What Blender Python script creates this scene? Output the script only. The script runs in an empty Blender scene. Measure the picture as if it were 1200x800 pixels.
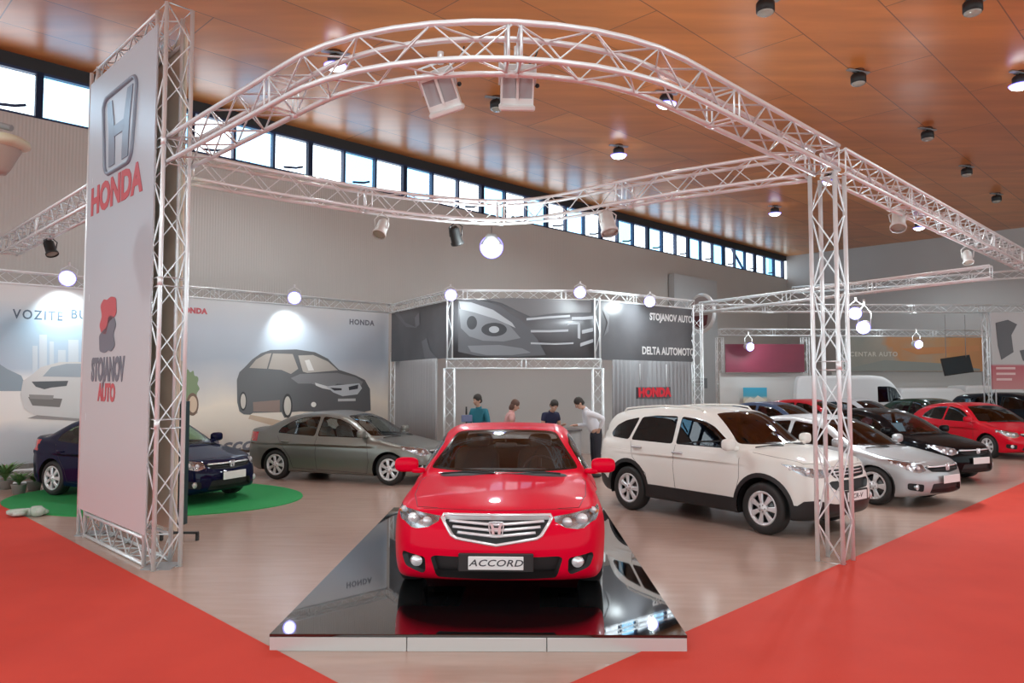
import bpy, bmesh, math, random
import numpy as np
from mathutils import Vector, Matrix
PI = math.pi
R = math.radians
SC = bpy.context.scene
COL = SC.collection
random.seed(5)

# ------------------------------------------------------------------ materials
MATS = {}
def mat(name, col=(.5, .5, .5), rough=.5, metal=0., coat=0., spec=.5, emit=None, es=0., alpha=1., inner=None, bump=None, var=None):
    """Principled material. var = (scale, amount, colour2): noise mottling, bump = (scale, strength)."""
    if name in MATS: return MATS[name]
    m = bpy.data.materials.new(name); m.use_nodes = True
    nt = m.node_tree; N = nt.nodes; Lk = nt.links
    b = N['Principled BSDF']; out = N['Material Output']
    b.inputs['Base Color'].default_value = (*col, 1)
    b.inputs['Roughness'].default_value = rough
    b.inputs['Metallic'].default_value = metal
    b.inputs['Coat Weight'].default_value = coat
    b.inputs['Coat Roughness'].default_value = .03
    b.inputs['Specular IOR Level'].default_value = spec
    b.inputs['Alpha'].default_value = alpha
    if emit:
        b.inputs['Emission Color'].default_value = (*emit, 1); b.inputs['Emission Strength'].default_value = es
    tc = N.new('ShaderNodeTexCoord')
    if var:
        n = N.new('ShaderNodeTexNoise'); n.inputs['Scale'].default_value = var[0]; n.inputs['Detail'].default_value = 4
        Lk.new(tc.outputs['Object'], n.inputs['Vector'])
        mx = N.new('ShaderNodeMix'); mx.data_type = 'RGBA'
        mx.inputs[6].default_value = (*col, 1); mx.inputs[7].default_value = (*var[2], 1)
        mr = N.new('ShaderNodeMapRange'); mr.inputs[1].default_value = .35; mr.inputs[2].default_value = .7; mr.inputs[4].default_value = var[1]
        Lk.new(n.outputs['Fac'], mr.inputs[0]); Lk.new(mr.outputs[0], mx.inputs[0]); Lk.new(mx.outputs[2], b.inputs['Base Color'])
    if bump:
        n = N.new('ShaderNodeTexNoise'); n.inputs['Scale'].default_value = bump[0]
        Lk.new(tc.outputs['Object'], n.inputs['Vector'])
        bp = N.new('ShaderNodeBump'); bp.inputs['Strength'].default_value = bump[1]; bp.inputs['Distance'].default_value = .01
        Lk.new(n.outputs['Fac'], bp.inputs['Height']); Lk.new(bp.outputs[0], b.inputs['Normal'])
    if inner:       # the unpainted inner side of a thin shell
        g = N.new('ShaderNodeNewGeometry'); d = N.new('ShaderNodeBsdfDiffuse'); d.inputs[0].default_value = (*inner, 1)
        ms = N.new('ShaderNodeMixShader')
        Lk.new(g.outputs['Backfacing'], ms.inputs[0]); Lk.new(b.outputs[0], ms.inputs[1]); Lk.new(d.outputs[0], ms.inputs[2]); Lk.new(ms.outputs[0], out.inputs[0])
    MATS[name] = m
    return m

def glass(name, tint=(.7, .75, .75), refl=.12, rough=.0):
    """thin sheet of glass: tinted see-through plus a Fresnel reflection"""
    if name in MATS: return MATS[name]
    m = bpy.data.materials.new(name); m.use_nodes = True
    nt = m.node_tree; N = nt.nodes; Lk = nt.links
    N.remove(N['Principled BSDF']); out = N['Material Output']
    t = N.new('ShaderNodeBsdfTransparent'); t.inputs[0].default_value = (*tint, 1)
    g = N.new('ShaderNodeBsdfGlossy'); g.inputs[0].default_value = (1, 1, 1, 1); g.inputs['Roughness'].default_value = rough
    f = N.new('ShaderNodeLayerWeight'); f.inputs[0].default_value = .35
    mr = N.new('ShaderNodeMapRange'); mr.inputs[3].default_value = refl; mr.inputs[4].default_value = 1.
    pw = N.new('ShaderNodeMath'); pw.operation = 'POWER'; pw.inputs[1].default_value = 3.2
    Lk.new(f.outputs['Facing'], pw.inputs[0]); Lk.new(pw.outputs[0], mr.inputs[0])
    ms = N.new('ShaderNodeMixShader'); Lk.new(mr.outputs[0], ms.inputs[0]); Lk.new(t.outputs[0], ms.inputs[1]); Lk.new(g.outputs[0], ms.inputs[2])
    Lk.new(ms.outputs[0], out.inputs[0])
    MATS[name] = m
    return m

# ------------------------------------------------------------------ objects
def put(name, me, mats=None, parent=None, loc=None, rot=None):
    if mats is not None:
        for m in (mats if isinstance(mats, (list, tuple)) else [mats]): me.materials.append(m)
    o = bpy.data.objects.new(name, me); COL.objects.link(o)
    if parent is not None: o.parent = parent
    if loc is not None: o.location = loc
    if rot is not None: o.rotation_euler = rot
    return o
def tag(o, label=None, cat=None, group=None, kind=None):
    if label: o['label'] = label
    if cat: o['category'] = cat
    if group: o['group'] = group
    if kind: o['kind'] = kind
    return o
def empty(name, loc=(0, 0, 0), rz=0., label=None, cat=None, group=None, sc=1.):
    o = bpy.data.objects.new(name, None); COL.objects.link(o)
    o.location = loc; o.rotation_euler = (0, 0, rz); o.scale = (sc,)*3
    o.empty_display_size = .1
    return tag(o, label, cat, group)
def kids(o): return [c for c in bpy.data.objects if c.parent == o]
def dup(o, parent=None, label=None, loc=None, rz=None):
    c = o.copy(); COL.objects.link(c)
    if parent is not None: c.parent = parent
    if label: c['label'] = label
    if loc is not None: c.location = loc
    if rz is not None: c.rotation_euler = (0, 0, rz)
    for ch in kids(o): dup(ch, c)
    return c
def swap_mat(o, a, b):
    """own mesh copy with material a replaced by b, for the whole family"""
    for c in kids(o): swap_mat(c, a, b)
    if o.type == 'MESH' and a.name in [m.name for m in o.data.materials if m]:
        o.data = o.data.copy()
        for i, m in enumerate(o.data.materials):
            if m.name == a.name: o.data.materials[i] = b

class MB:
    """mesh builder: collects shapes into one mesh, faces carry a material index"""
    def __init__(s): s.v = []; s.f = []; s.m = []; s.s = []
    def add(s, vs, fs, mi=0, smooth=False):
        k = len(s.v); s.v += [tuple(v) for v in vs]
        for f in fs: s.f.append(tuple(i + k for i in f)); s.m.append(mi); s.s.append(smooth)
        return s
    def box(s, c, d, mi=0, M=None, bev=0.):
        cx, cy, cz = c; a, b, h = d[0]/2, d[1]/2, d[2]/2
        if bev > 0:
            t = min(bev, a*.9, b*.9, h*.9); vs = []; 
            for sx in (-1, 1):
                for sy in (-1, 1):
                    for sz in (-1, 1):
                        vs += [(sx*a, sy*(b-t), sz*(h-t)), (sx*(a-t), sy*b, sz*(h-t)), (sx*(a-t), sy*(b-t), sz*h)]
            bm = bmesh.new()
            for v in vs: bm.verts.new(v)
            bmesh.ops.convex_hull(bm, input=bm.verts)
            bm.verts.index_update()
            vv = [v.co.copy() for v in bm.verts]; ff = [[v.index for v in f.verts] for f in bm.faces]; bm.free()
            vv = [Vector((v.x+cx, v.y+cy, v.z+cz)) for v in vv]
            if M: vv = [M @ v for v in vv]
            return s.add(vv, ff, mi)
        vs = [Vector((cx+sx*a, cy+sy*b, cz+sz*h)) for sz in (-1, 1) for sy in (-1, 1) for sx in (-1, 1)]
        if M: vs = [M @ v for v in vs]
        return s.add(vs, [(0, 2, 3, 1), (4, 5, 7, 6), (0, 1, 5, 4), (2, 6, 7, 3), (0, 4, 6, 2), (1, 3, 7, 5)], mi)
    def tube(s, pts, r, n=8, mi=0, closed=False, caps=True):
        pts = [Vector(p) for p in pts]; m = len(pts); rings = []
        prev = None
        for i, p in enumerate(pts):
            a = pts[(i-1) % m] if (closed or i > 0) else p
            b = pts[(i+1) % m] if (closed or i < m-1) else p
            t = (b-a).normalized()
            if prev is None:
                up = Vector((0, 0, 1)) if abs(t.z) < .9 else Vector((1, 0, 0))
                u = t.cross(up).normalized()
            else:
                u = (prev - t*prev.dot(t)).normalized()
            prev = u; w = t.cross(u)
            rr = r[i] if isinstance(r, (list, tuple)) else r
            rings.append([p + (u*math.cos(2*PI*k/n) + w*math.sin(2*PI*k/n))*rr for k in range(n)])
        vs = [v for g in rings for v in g]; fs = []
        for i in range(m if closed else m-1):
            j = (i+1) % m
            for k in range(n): fs.append((i*n+k, i*n+(k+1) % n, j*n+(k+1) % n, j*n+k))
        s.add(vs, fs, mi, True)
        if caps and not closed:
            k0 = len(s.v)-len(vs)
            s.f.append(tuple(k0+k for k in range(n-1, -1, -1))); s.m.append(mi); s.s.append(False)
            s.f.append(tuple(k0+(m-1)*n+k for k in range(n))); s.m.append(mi); s.s.append(False)
        return s
    def lathe(s, prof, n=32, M=None, mi=0, closed=False, smooth=True):
        """profile (r, z) spun about z"""
        vs = []; m = len(prof)
        for k in range(n):
            a = 2*PI*k/n
            for (r, z) in prof: vs.append(Vector((r*math.cos(a), r*math.sin(a), z)))
        if M: vs = [M @ v for v in vs]
        fs = []
        for k in range(n):
            j = (k+1) % n
            for i in range(m if closed else m-1):
                q = (i+1) % m
                fs.append((k*m+i, j*m+i, j*m+q, k*m+q))
        return s.add(vs, fs, mi, smooth)
    def blob(s, c, d, e=.5, n=12, M=None, mi=0):
        """superellipsoid, e: 1 ellipsoid .. small boxy"""
        vs = []; fs = []
        sp = lambda v: math.copysign(abs(v)**e, v)
        for i in range(n+1):
            ph = -PI/2 + PI*i/n
            for k in range(2*n):
                th = PI*k/n
                vs.append(Vector((c[0]+d[0]/2*sp(math.cos(ph))*sp(math.cos(th)), c[1]+d[1]/2*sp(math.cos(ph))*sp(math.sin(th)), c[2]+d[2]/2*sp(math.sin(ph)))))
        if M: vs = [M @ v for v in vs]
        for i in range(n):
            for k in range(2*n):
                q = (k+1) % (2*n)
                fs.append((i*2*n+k, i*2*n+q, (i+1)*2*n+q, (i+1)*2*n+k))
        return s.add(vs, fs, mi, True)
    def poly(s, pts, mi=0): return s.add(pts, [tuple(range(len(pts)))], mi)
    def prism(s, pts, vec, mi=0, smooth=False):
        """polygon (3D points) pushed along vec, capped both ends"""
        n = len(pts); pts = [Vector(p) for p in pts]; vec = Vector(vec)
        vs = pts + [p+vec for p in pts]
        fs = [(i, (i+1) % n, n+(i+1) % n, n+i) for i in range(n)]
        s.add(vs, fs, mi, smooth)
        k = len(s.v)-2*n
        s.f.append(tuple(k+i for i in range(n-1, -1, -1))); s.m.append(mi); s.s.append(False)
        s.f.append(tuple(k+n+i for i in range(n))); s.m.append(mi); s.s.append(False)
        return s
    def mesh(s, name='m'):
        me = bpy.data.meshes.new(name); me.from_pydata([tuple(v) for v in s.v], [], s.f)
        me.polygons.foreach_set('material_index', s.m)
        me.polygons.foreach_set('use_smooth', s.s)
        me.update()
        bm = bmesh.new(); bm.from_mesh(me); bmesh.ops.remove_doubles(bm, verts=bm.verts, dist=1e-6)
        bmesh.ops.recalc_face_normals(bm, faces=bm.faces); bm.to_mesh(me); bm.free()
        return me
    def build(s, name, mats, parent=None, loc=None, rot=None): return put(name, s.mesh(name), mats, parent, loc, rot)

def text_mesh(name, body, size, m, parent=None, M=None, depth=.004, shear=0., bold=0., spacing=1., align='CENTER', scale_x=1.):
    cu = bpy.data.curves.new(name, 'FONT'); cu.body = body; cu.size = size; cu.extrude = depth; cu.shear = shear
    cu.offset = bold; cu.space_character = spacing; cu.align_x = align; cu.align_y = 'CENTER'; cu.resolution_u = 3
    ob = bpy.data.objects.new(name, cu); COL.objects.link(ob)
    dg = bpy.context.evaluated_depsgraph_get(); dg.update()
    me = bpy.data.meshes.new_from_object(ob.evaluated_get(dg))
    bpy.data.objects.remove(ob); bpy.data.curves.remove(cu)
    S = Matrix.Diagonal((scale_x, 1, 1, 1))
    me.transform((M @ S) if M else S)
    me.materials.clear()
    return put(name, me, m, parent)

def frame_M(o, ux, uy, un=None):
    """matrix whose x/y/z axes are ux, uy, un at origin o"""
    ux = Vector(ux).normalized(); uy = Vector(uy).normalized(); un = Vector(un).normalized() if un else ux.cross(uy).normalized()
    M = Matrix.Identity(4)
    for i in range(3): M[i][0] = ux[i]; M[i][1] = uy[i]; M[i][2] = un[i]; M[i][3] = o[i]
    return M
# ------------------------------------------------------------------ car bodies
# A body is the zero set of a smooth field made from side, plan and section curves; it is meshed with
# surface nets, cut along window / lamp / wheel outlines and split into parts.
class Curve:
    def __init__(s, pts, sm=.06):
        pts = sorted(pts); x = np.array([p[0] for p in pts]); y = np.array([p[1] for p in pts])
        a, b = x[0]-.6, x[-1]+.6
        s.x = np.linspace(a, b, 1600); dx = s.x[1]-s.x[0]
        e0 = (y[1]-y[0])/(x[1]-x[0]); e1 = (y[-1]-y[-2])/(x[-1]-x[-2])
        v = np.interp(s.x, x, y)
        v = np.where(s.x < x[0], y[0]+(s.x-x[0])*e0, v); v = np.where(s.x > x[-1], y[-1]+(s.x-x[-1])*e1, v)
        if sm > 0:
            k = int(3*sm/dx)+1; g = np.exp(-.5*(np.arange(-k, k+1)*dx/sm)**2); g /= g.sum()
            vp = np.concatenate([v[0]+(np.arange(-k, 0))*(v[1]-v[0]), v, v[-1]+(np.arange(1, k+1))*(v[-1]-v[-2])])
            v = np.convolve(vp, g, 'valid')
        s.y = v
    def __call__(s, q): return np.interp(q, s.x, s.y)
def smax(a, b, k):
    h = np.maximum(k-np.abs(a-b), 0)/k
    return np.maximum(a, b)+h*h*k*.25
def smin(a, b, k): return -smax(-a, -b, k)

def field(S):
    Zt = Curve(S['top'], S.get('top_sm', .07)); Zb = Curve(S['bot'], .05); Wp = Curve(S['plan'], .18); Sz = Curve(S['sect'], S.get('sect_sm', .035))
    Xn = Curve(S['nose'], S.get('nose_sm', .035)); Xt = Curve(S['tail'], .04); Rn = Curve([(-p[0], p[1]) for p in S['nose_r'][1:]]+S['nose_r'], .06)
    Rt = Curve([(-p[0], p[1]) for p in S['tail_r'][1:]]+S['tail_r'], .06)
    Zr = Curve(S['roof'], S.get('roof_sm', .09)); Wg = Curve(S['gplan'], .15)
    cr = S.get('crown', .05); rc = S.get('roof_crown', .07); wk = S.get('wind_k', .12); tm = S.get('tumble', .36); zb = S['belt']
    ks = S.get('k_side', .09); kg = S.get('k_green', .14)
    xa = (S['wb']/2, -S['wb']/2); fl = S.get('flare', .012); wr = S['wheel_r']
    def f(x, y, z):
        ay = np.abs(y)
        W = Wp(x)*Sz(z)
        for a in xa:
            rr = np.sqrt((x-a)**2+(z-wr)**2)
            W = W+fl*np.exp(-((rr-wr*1.12)/.13)**2)
        c = smax(ay-W, z-(Zt(x)-cr*(ay/.8)**2), ks)
        c = smax(c, Zb(x)-z, .05)
        c = smax(c, x-(Xn(z)-Rn(ay)), S.get('k_nose', .07))
        c = smax(c, (Xt(z)+Rt(ay))-x, .08)
        g = smax(ay-(Wg(x)-tm*(z-zb)), z-(Zr(x+wk*ay*ay)-rc*ay*ay), kg)
        g = smax(g, zb-.15-z, .02)
        return smin(c, g, .035)
    return f

def grad(f, P, h=2e-3):
    G = np.empty_like(P)
    for i in range(3):
        D = np.zeros(3); D[i] = h
        A = P+D; B = P-D
        G[:, i] = (f(A[:, 0], A[:, 1], A[:, 2])-f(B[:, 0], B[:, 1], B[:, 2]))/(2*h)
    return G
def project(f, P, it=4):
    for _ in range(it):
        G = grad(f, P); v = f(P[:, 0], P[:, 1], P[:, 2])
        st = -(v/np.maximum((G**2).sum(1), .2))[:, None]*G
        n = np.linalg.norm(st, axis=1)[:, None]; st = np.where(n > .02, st*.02/np.maximum(n, 1e-9), st)
        P = P+st
    return P
def surface_nets(f, lo, hi, h):
    n = [int(math.ceil((hi[i]-lo[i])/h))+1 for i in range(3)]
    n[1] = n[1]+(n[1] % 2 == 0)                 # odd count across, so that y = 0 is a grid plane
    ax = [lo[0]+np.arange(n[0])*h, (np.arange(n[1])-(n[1]-1)/2)*h, lo[2]+np.arange(n[2])*h]
    X, Y, Z = np.meshgrid(*ax, indexing='ij'); F = f(X, Y, Z); s = F < 0
    cn = tuple(k-1 for k in n); acc = np.zeros(cn+(3,)); cnt = np.zeros(cn)
    for a in range(3):
        b, c = (a+1) % 3, (a+2) % 3
        sl0 = [slice(None)]*3; sl1 = [slice(None)]*3; sl0[a] = slice(0, n[a]-1); sl1[a] = slice(1, n[a])
        F0, F1 = F[tuple(sl0)], F[tuple(sl1)]; ch = s[tuple(sl0)] != s[tuple(sl1)]
        t = np.where(ch, F0/np.where(ch, F0-F1, 1), 0)
        for db in (0, 1):
            for dc in (0, 1):
                sl = [slice(None)]*3; sl[b] = slice(db, n[b]-1+db); sl[c] = slice(dc, n[c]-1+dc)
                m = ch[tuple(sl)]; cnt += m
                acc[..., a] += np.where(m, t[tuple(sl)], 0); acc[..., b] += m*db; acc[..., c] += m*dc
    on = cnt > 0; idx = -np.ones(cn, int); idx[on] = np.arange(on.sum())
    base = np.stack(np.nonzero(on), 1).astype(float)
    P = np.array([ax[0][0], ax[1][0], ax[2][0]])+(base+acc[on]/cnt[on][:, None])*h
    Q = []
    for a in range(3):
        b, c = (a+1) % 3, (a+2) % 3
        sl0 = [slice(1, k-1) for k in n]; sl1 = list(sl0); sl0[a] = slice(0, n[a]-1); sl1[a] = slice(1, n[a])
        s0 = s[tuple(sl0)]; s1 = s[tuple(sl1)]; w = np.nonzero(s0 != s1)
        flip = s0[w]
        g = [w[0].copy(), w[1].copy(), w[2].copy()]
        for i in range(3):
            if i != a: g[i] = g[i]+1
        def cell(db, dc):
            q = [g[0], g[1], g[2]]; q[b] = q[b]-db; q[c] = q[c]-dc
            return idx[q[0], q[1], q[2]]
        q = np.stack([cell(1, 1), cell(0, 1), cell(0, 0), cell(1, 0)], 1)
        q[~flip] = q[~flip][:, ::-1]
        Q.append(q)
    return P, np.concatenate(Q)

def pip(poly, u, v):
    ins = np.zeros(len(u), bool); n = len(poly)
    for i in range(n):
        (x1, y1), (x2, y2) = poly[i], poly[(i+1) % n]
        if y1 == y2: continue
        c = ((y1 > v) != (y2 > v)) & (u < (x2-x1)*(v-y1)/(y2-y1)+x1)
        ins ^= c
    return ins
def rounded(poly, r=.03, n=3):
    out = []; m = len(poly)
    for i in range(m):
        p = Vector(poly[i]); a = Vector(poly[i-1]); b = Vector(poly[(i+1) % m])
        da = (a-p); db = (b-p); t = min(r, da.length*.45, db.length*.45)
        p0 = p+da.normalized()*t; p1 = p+db.normalized()*t
        for k in range(n+1):
            s = k/n; q = p0*(1-s)**2+p*2*s*(1-s)+p1*s*s; out.append((q.x, q.y))
    return out
def circle(cx, cz, r, n=28): return [(cx+r*math.cos(2*PI*k/n), cz+r*math.sin(2*PI*k/n)) for k in range(n)]

AX = {'side': (0, 2, 1), 'front': (1, 2, 0), 'rear': (1, 2, 0), 'top': (0, 1, 2)}
def split_body(S, h):
    """-> list of (region, verts, normals, faces) ; region None is the painted body"""
    f = field(S)
    xs = [p[0] for p in S['plan']]
    P, Q = surface_nets(f, (min(p[1] for p in S['tail'])-.12, -1.0, .05), (max(p[1] for p in S['nose'])+.12, 1.0, S['height']+.1), h)
    P = project(f, P)
    me = bpy.data.meshes.new('t'); me.from_pydata(P.tolist(), [], Q.tolist())
    bm = bmesh.new(); bm.from_mesh(me); bpy.data.meshes.remove(me)
    for rg in S['regions']:
        a, b, c = AX[rg['proj']]
        polys = [rg['poly']]
        if rg['proj'] in ('front', 'rear', 'top') and rg.get('mirror', True) and rg['proj'] != 'top': polys.append([(-p[0], p[1]) for p in rg['poly']])
        if rg['proj'] == 'top' and rg.get('mirror', True): polys.append([(p[0], -p[1]) for p in rg['poly']])
        rg['_polys'] = polys
        for poly, (a, b, c) in [(q, (a, b, c)) for q in polys]+([(rg['clip'][1], AX[rg['clip'][0]])] if 'clip' in rg else []):
            u0 = min(p[0] for p in poly)-.03; u1 = max(p[0] for p in poly)+.03; v0 = min(p[1] for p in poly)-.03; v1 = max(p[1] for p in poly)+.03
            bm.normal_update()
            cand = {}
            for fc in bm.faces:
                q = fc.verts[0].co
                if u0-.05 < q[a] < u1+.05 and v0-.05 < q[b] < v1+.05 and rg['cond'](*q) and rg['ncond'](*fc.normal):
                    uu = [w.co[a] for w in fc.verts]; vv = [w.co[b] for w in fc.verts]
                    cand[fc] = (min(uu), max(uu), min(vv), max(vv))
            m = len(poly)
            for i in range(m):
                (x1, y1), (x2, y2) = poly[i], poly[(i+1) % m]
                lx, hx = min(x1, x2)-1e-4, max(x1, x2)+1e-4; ly, hy = min(y1, y2)-1e-4, max(y1, y2)+1e-4
                fs = [fc for fc, (p0, p1, q0, q1) in cand.items() if p1 > lx and p0 < hx and q1 > ly and q0 < hy]
                if not fs: continue
                co = [0, 0, 0]; co[a] = x1; co[b] = y1
                no = [0, 0, 0]; no[a] = -(y2-y1); no[b] = x2-x1
                if abs(no[a])+abs(no[b]) < 1e-7: continue
                for fc in fs: cand.pop(fc)
                ge = set(fs)
                for fc in fs:
                    for e in fc.edges: ge.add(e)
                    for v in fc.verts: ge.add(v)
                r = bmesh.ops.bisect_plane(bm, geom=list(ge), dist=1e-5, plane_co=co, plane_no=no)
                for g in r['geom']:
                    if isinstance(g, bmesh.types.BMFace) and g.is_valid:
                        uu = [w.co[a] for w in g.verts]; vv = [w.co[b] for w in g.verts]
                        cand[g] = (min(uu), max(uu), min(vv), max(vv))
    bm.verts.index_update()
    P = np.array([v.co for v in bm.verts]); faces = [tuple(v.index for v in fc.verts) for fc in bm.faces]
    cen = np.array([fc.calc_center_median() for fc in bm.faces]); bm.normal_update(); fn = np.array([fc.normal for fc in bm.faces])
    bm.free()
    P0 = P; P = project(f, P, 1)
    Nn = grad(f, P); Nn /= np.maximum(np.linalg.norm(Nn, axis=1), 1e-9)[:, None]
    lab = -np.ones(len(faces), int)
    for k, rg in enumerate(S['regions']):
        a, b, c = AX[rg['proj']]
        cd = np.array([bool(rg['cond'](*q)) and bool(rg['ncond'](*n)) for q, n in zip(cen, fn)])
        ins = np.zeros(len(faces), bool)
        for poly in rg['_polys']: ins |= pip(poly, cen[:, a], cen[:, b])
        if 'clip' in rg:
            a, b, c = AX[rg['clip'][0]]; ins &= pip(rg['clip'][1], cen[:, a], cen[:, b])
        lab[ins & cd & (lab < 0)] = k
    out = []
    for k in [-1]+list(range(len(S['regions']))):
        sel = np.nonzero(lab == k)[0]
        rg = None if k < 0 else S['regions'][k]
        groups = [sel]
        if rg and rg.get('each') and len(sel):     # left and right apart
            groups = [sel[cen[sel, 1] > 0], sel[cen[sel, 1] <= 0]]
        for g in groups:
            if len(g) == 0: continue
            used = sorted({i for j in g for i in faces[j]}); mp = {i: n for n, i in enumerate(used)}
            out.append((rg, P[used], Nn[used], [tuple(mp[i] for i in faces[j]) for j in g]))
    return out

def boundary(fs):
    ed = {}
    for fc in fs:
        for i in range(len(fc)):
            a, b = fc[i], fc[(i+1) % len(fc)]
            ed[(a, b)] = 1
    return [(a, b) for (a, b) in ed if (b, a) not in ed]
def region_mesh(name, V, Nn, fs, off=0., skirt=0., mi_skirt=0, rim=0.):
    """surface patch moved by off along its normal; skirt walls reach back to the surface (recess) or inwards"""
    V2 = V+Nn*off; vs = V2.tolist(); F = list(fs); mi = [0]*len(F); nn = Nn.tolist()
    if skirt:
        bd = boundary(fs); mp = {}
        for a, b in bd:
            for i in (a, b):
                if i not in mp:
                    mp[i] = len(vs); vs.append((V[i]+Nn[i]*(off+skirt)).tolist()); nn.append(Nn[i].tolist())
        for a, b in bd:
            F.append((b, a, mp[a], mp[b])); mi.append(mi_skirt)
    me = bpy.data.meshes.new(name); me.from_pydata(vs, [], F)
    me.polygons.foreach_set('material_index', mi); me.polygons.foreach_set('use_smooth', [m == 0 and True for m in [0]*len(F)])
    me.update()
    me.normals_split_custom_set_from_vertices(nn)
    return me

# ------------------------------------------------------------------ common car pieces
def wheel_parts(r, w, rim_r, style, mt):
    """one wheel, axle along y, outer face towards -y; -> tire mesh, rim mesh"""
    T = Matrix.Rotation(PI/2, 4, 'X')           # lathe axis z -> -y
    b = MB()
    h = w/2
    prof = [(rim_r-.01, -h*.75), (rim_r+.005, -h*.92), (rim_r+.03, -h), (r-.05, -h*1.02), (r-.018, -h*.9), (r-.004, -h*.7), (r, -h*.4), (r, h*.4), (r-.004, h*.7), (r-.018, h*.9), (r-.05, h*1.02), (rim_r+.03, h), (rim_r+.005, h*.92), (rim_r-.01, h*.75)]
    b.lathe(prof, 40, T)
    tire = b.mesh('tire')
    tire.materials.append(mt['tire'])
    b = MB()
    # barrel and lip, dark brake behind
    b.lathe([(rim_r, h*.9), (rim_r+.008, h*.93), (rim_r-.008, h*.98), (rim_r-.02, h*.93), (rim_r-.022, h*.6)], 40, T, 0)
    b.lathe([(rim_r-.02, h*.6), (rim_r-.03, -h*.8), (0, -h*.8)], 40, T, 1)
    b.lathe([(rim_r*.72, h*.1), (rim_r*.72, h*.2), (.01, h*.2)], 32, T, 2)
    ns, w0, w1 = style
    z1 = h*.78
    for k in range(ns):
        a = 2*PI*k/ns
        Rk = T @ Matrix.Rotation(a, 4, 'Z')
        rr = [(.03, w0*1.15, z1+.012), (rim_r*.45, w0, z1+.015), (rim_r*.8, w1, z1+.008), (rim_r-.005, w1*1.35, z1)]
        top = []; 
        for (q, wd, z) in rr: top.append([Vector((q, -wd/2, z-.008)), Vector((q, -wd/2*.7, z)), Vector((q, wd/2*.7, z)), Vector((q, wd/2, z-.008)), Vector((q, wd/2*.9, z-.035)), Vector((q, -wd/2*.9, z-.035))])
        vs = [Rk @ v for g in top for v in g]; fs = []
        for i in range(3):
            for j in range(6): fs.append((i*6+j, i*6+(j+1) % 6, (i+1)*6+(j+1) % 6, (i+1)*6+j))
        b.add(vs, fs, 0)
    b.lathe([(rim_r*.97, z1-.03), (rim_r*.99, z1), (rim_r*.9, z1+.006), (rim_r*.84, z1-.01), (rim_r*.84, z1-.03)], 40, T, 0)
    b.lathe([(rim_r*.34, z1-.03), (rim_r*.34, z1+.012), (rim_r*.28, z1+.022), (.035, z1+.022), (.03, z1+.03), (0.0001, z1+.032)], 32, T, 0)
    for k in range(5):
        a = 2*PI*k/5; b.lathe([(.009, z1+.015), (.009, z1+.026), (.0001, z1+.026)], 8, T @ Matrix.Translation((rim_r*.2*math.cos(a), rim_r*.2*math.sin(a), 0)), 2)
    rim = b.mesh('rim')
    for k in ('rim', 'black', 'steel'): rim.materials.append(mt[k])
    return tire, rim

def seat_mesh(bench=False, width=.52):
    b = MB()
    b.blob((0, 0, .12), (.52, width, .2), .45, 8)
    M = Matrix.Translation((-.24, 0, .18)) @ Matrix.Rotation(R(-18), 4, 'Y')
    b.blob((0, 0, .3), (.16, width, .66), .45, 8, M)
    for y in ([0] if not bench else [-.36, .36]):
        b.blob((-.0, y, .70), (.1, .27, .18), .6, 8, M)
        for s in (-.05, .05): b.tube([M @ Vector((0, y+s, .58)), M @ Vector((0, y+s, .68))], .008, 6)
    return b.mesh('seat')

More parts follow.
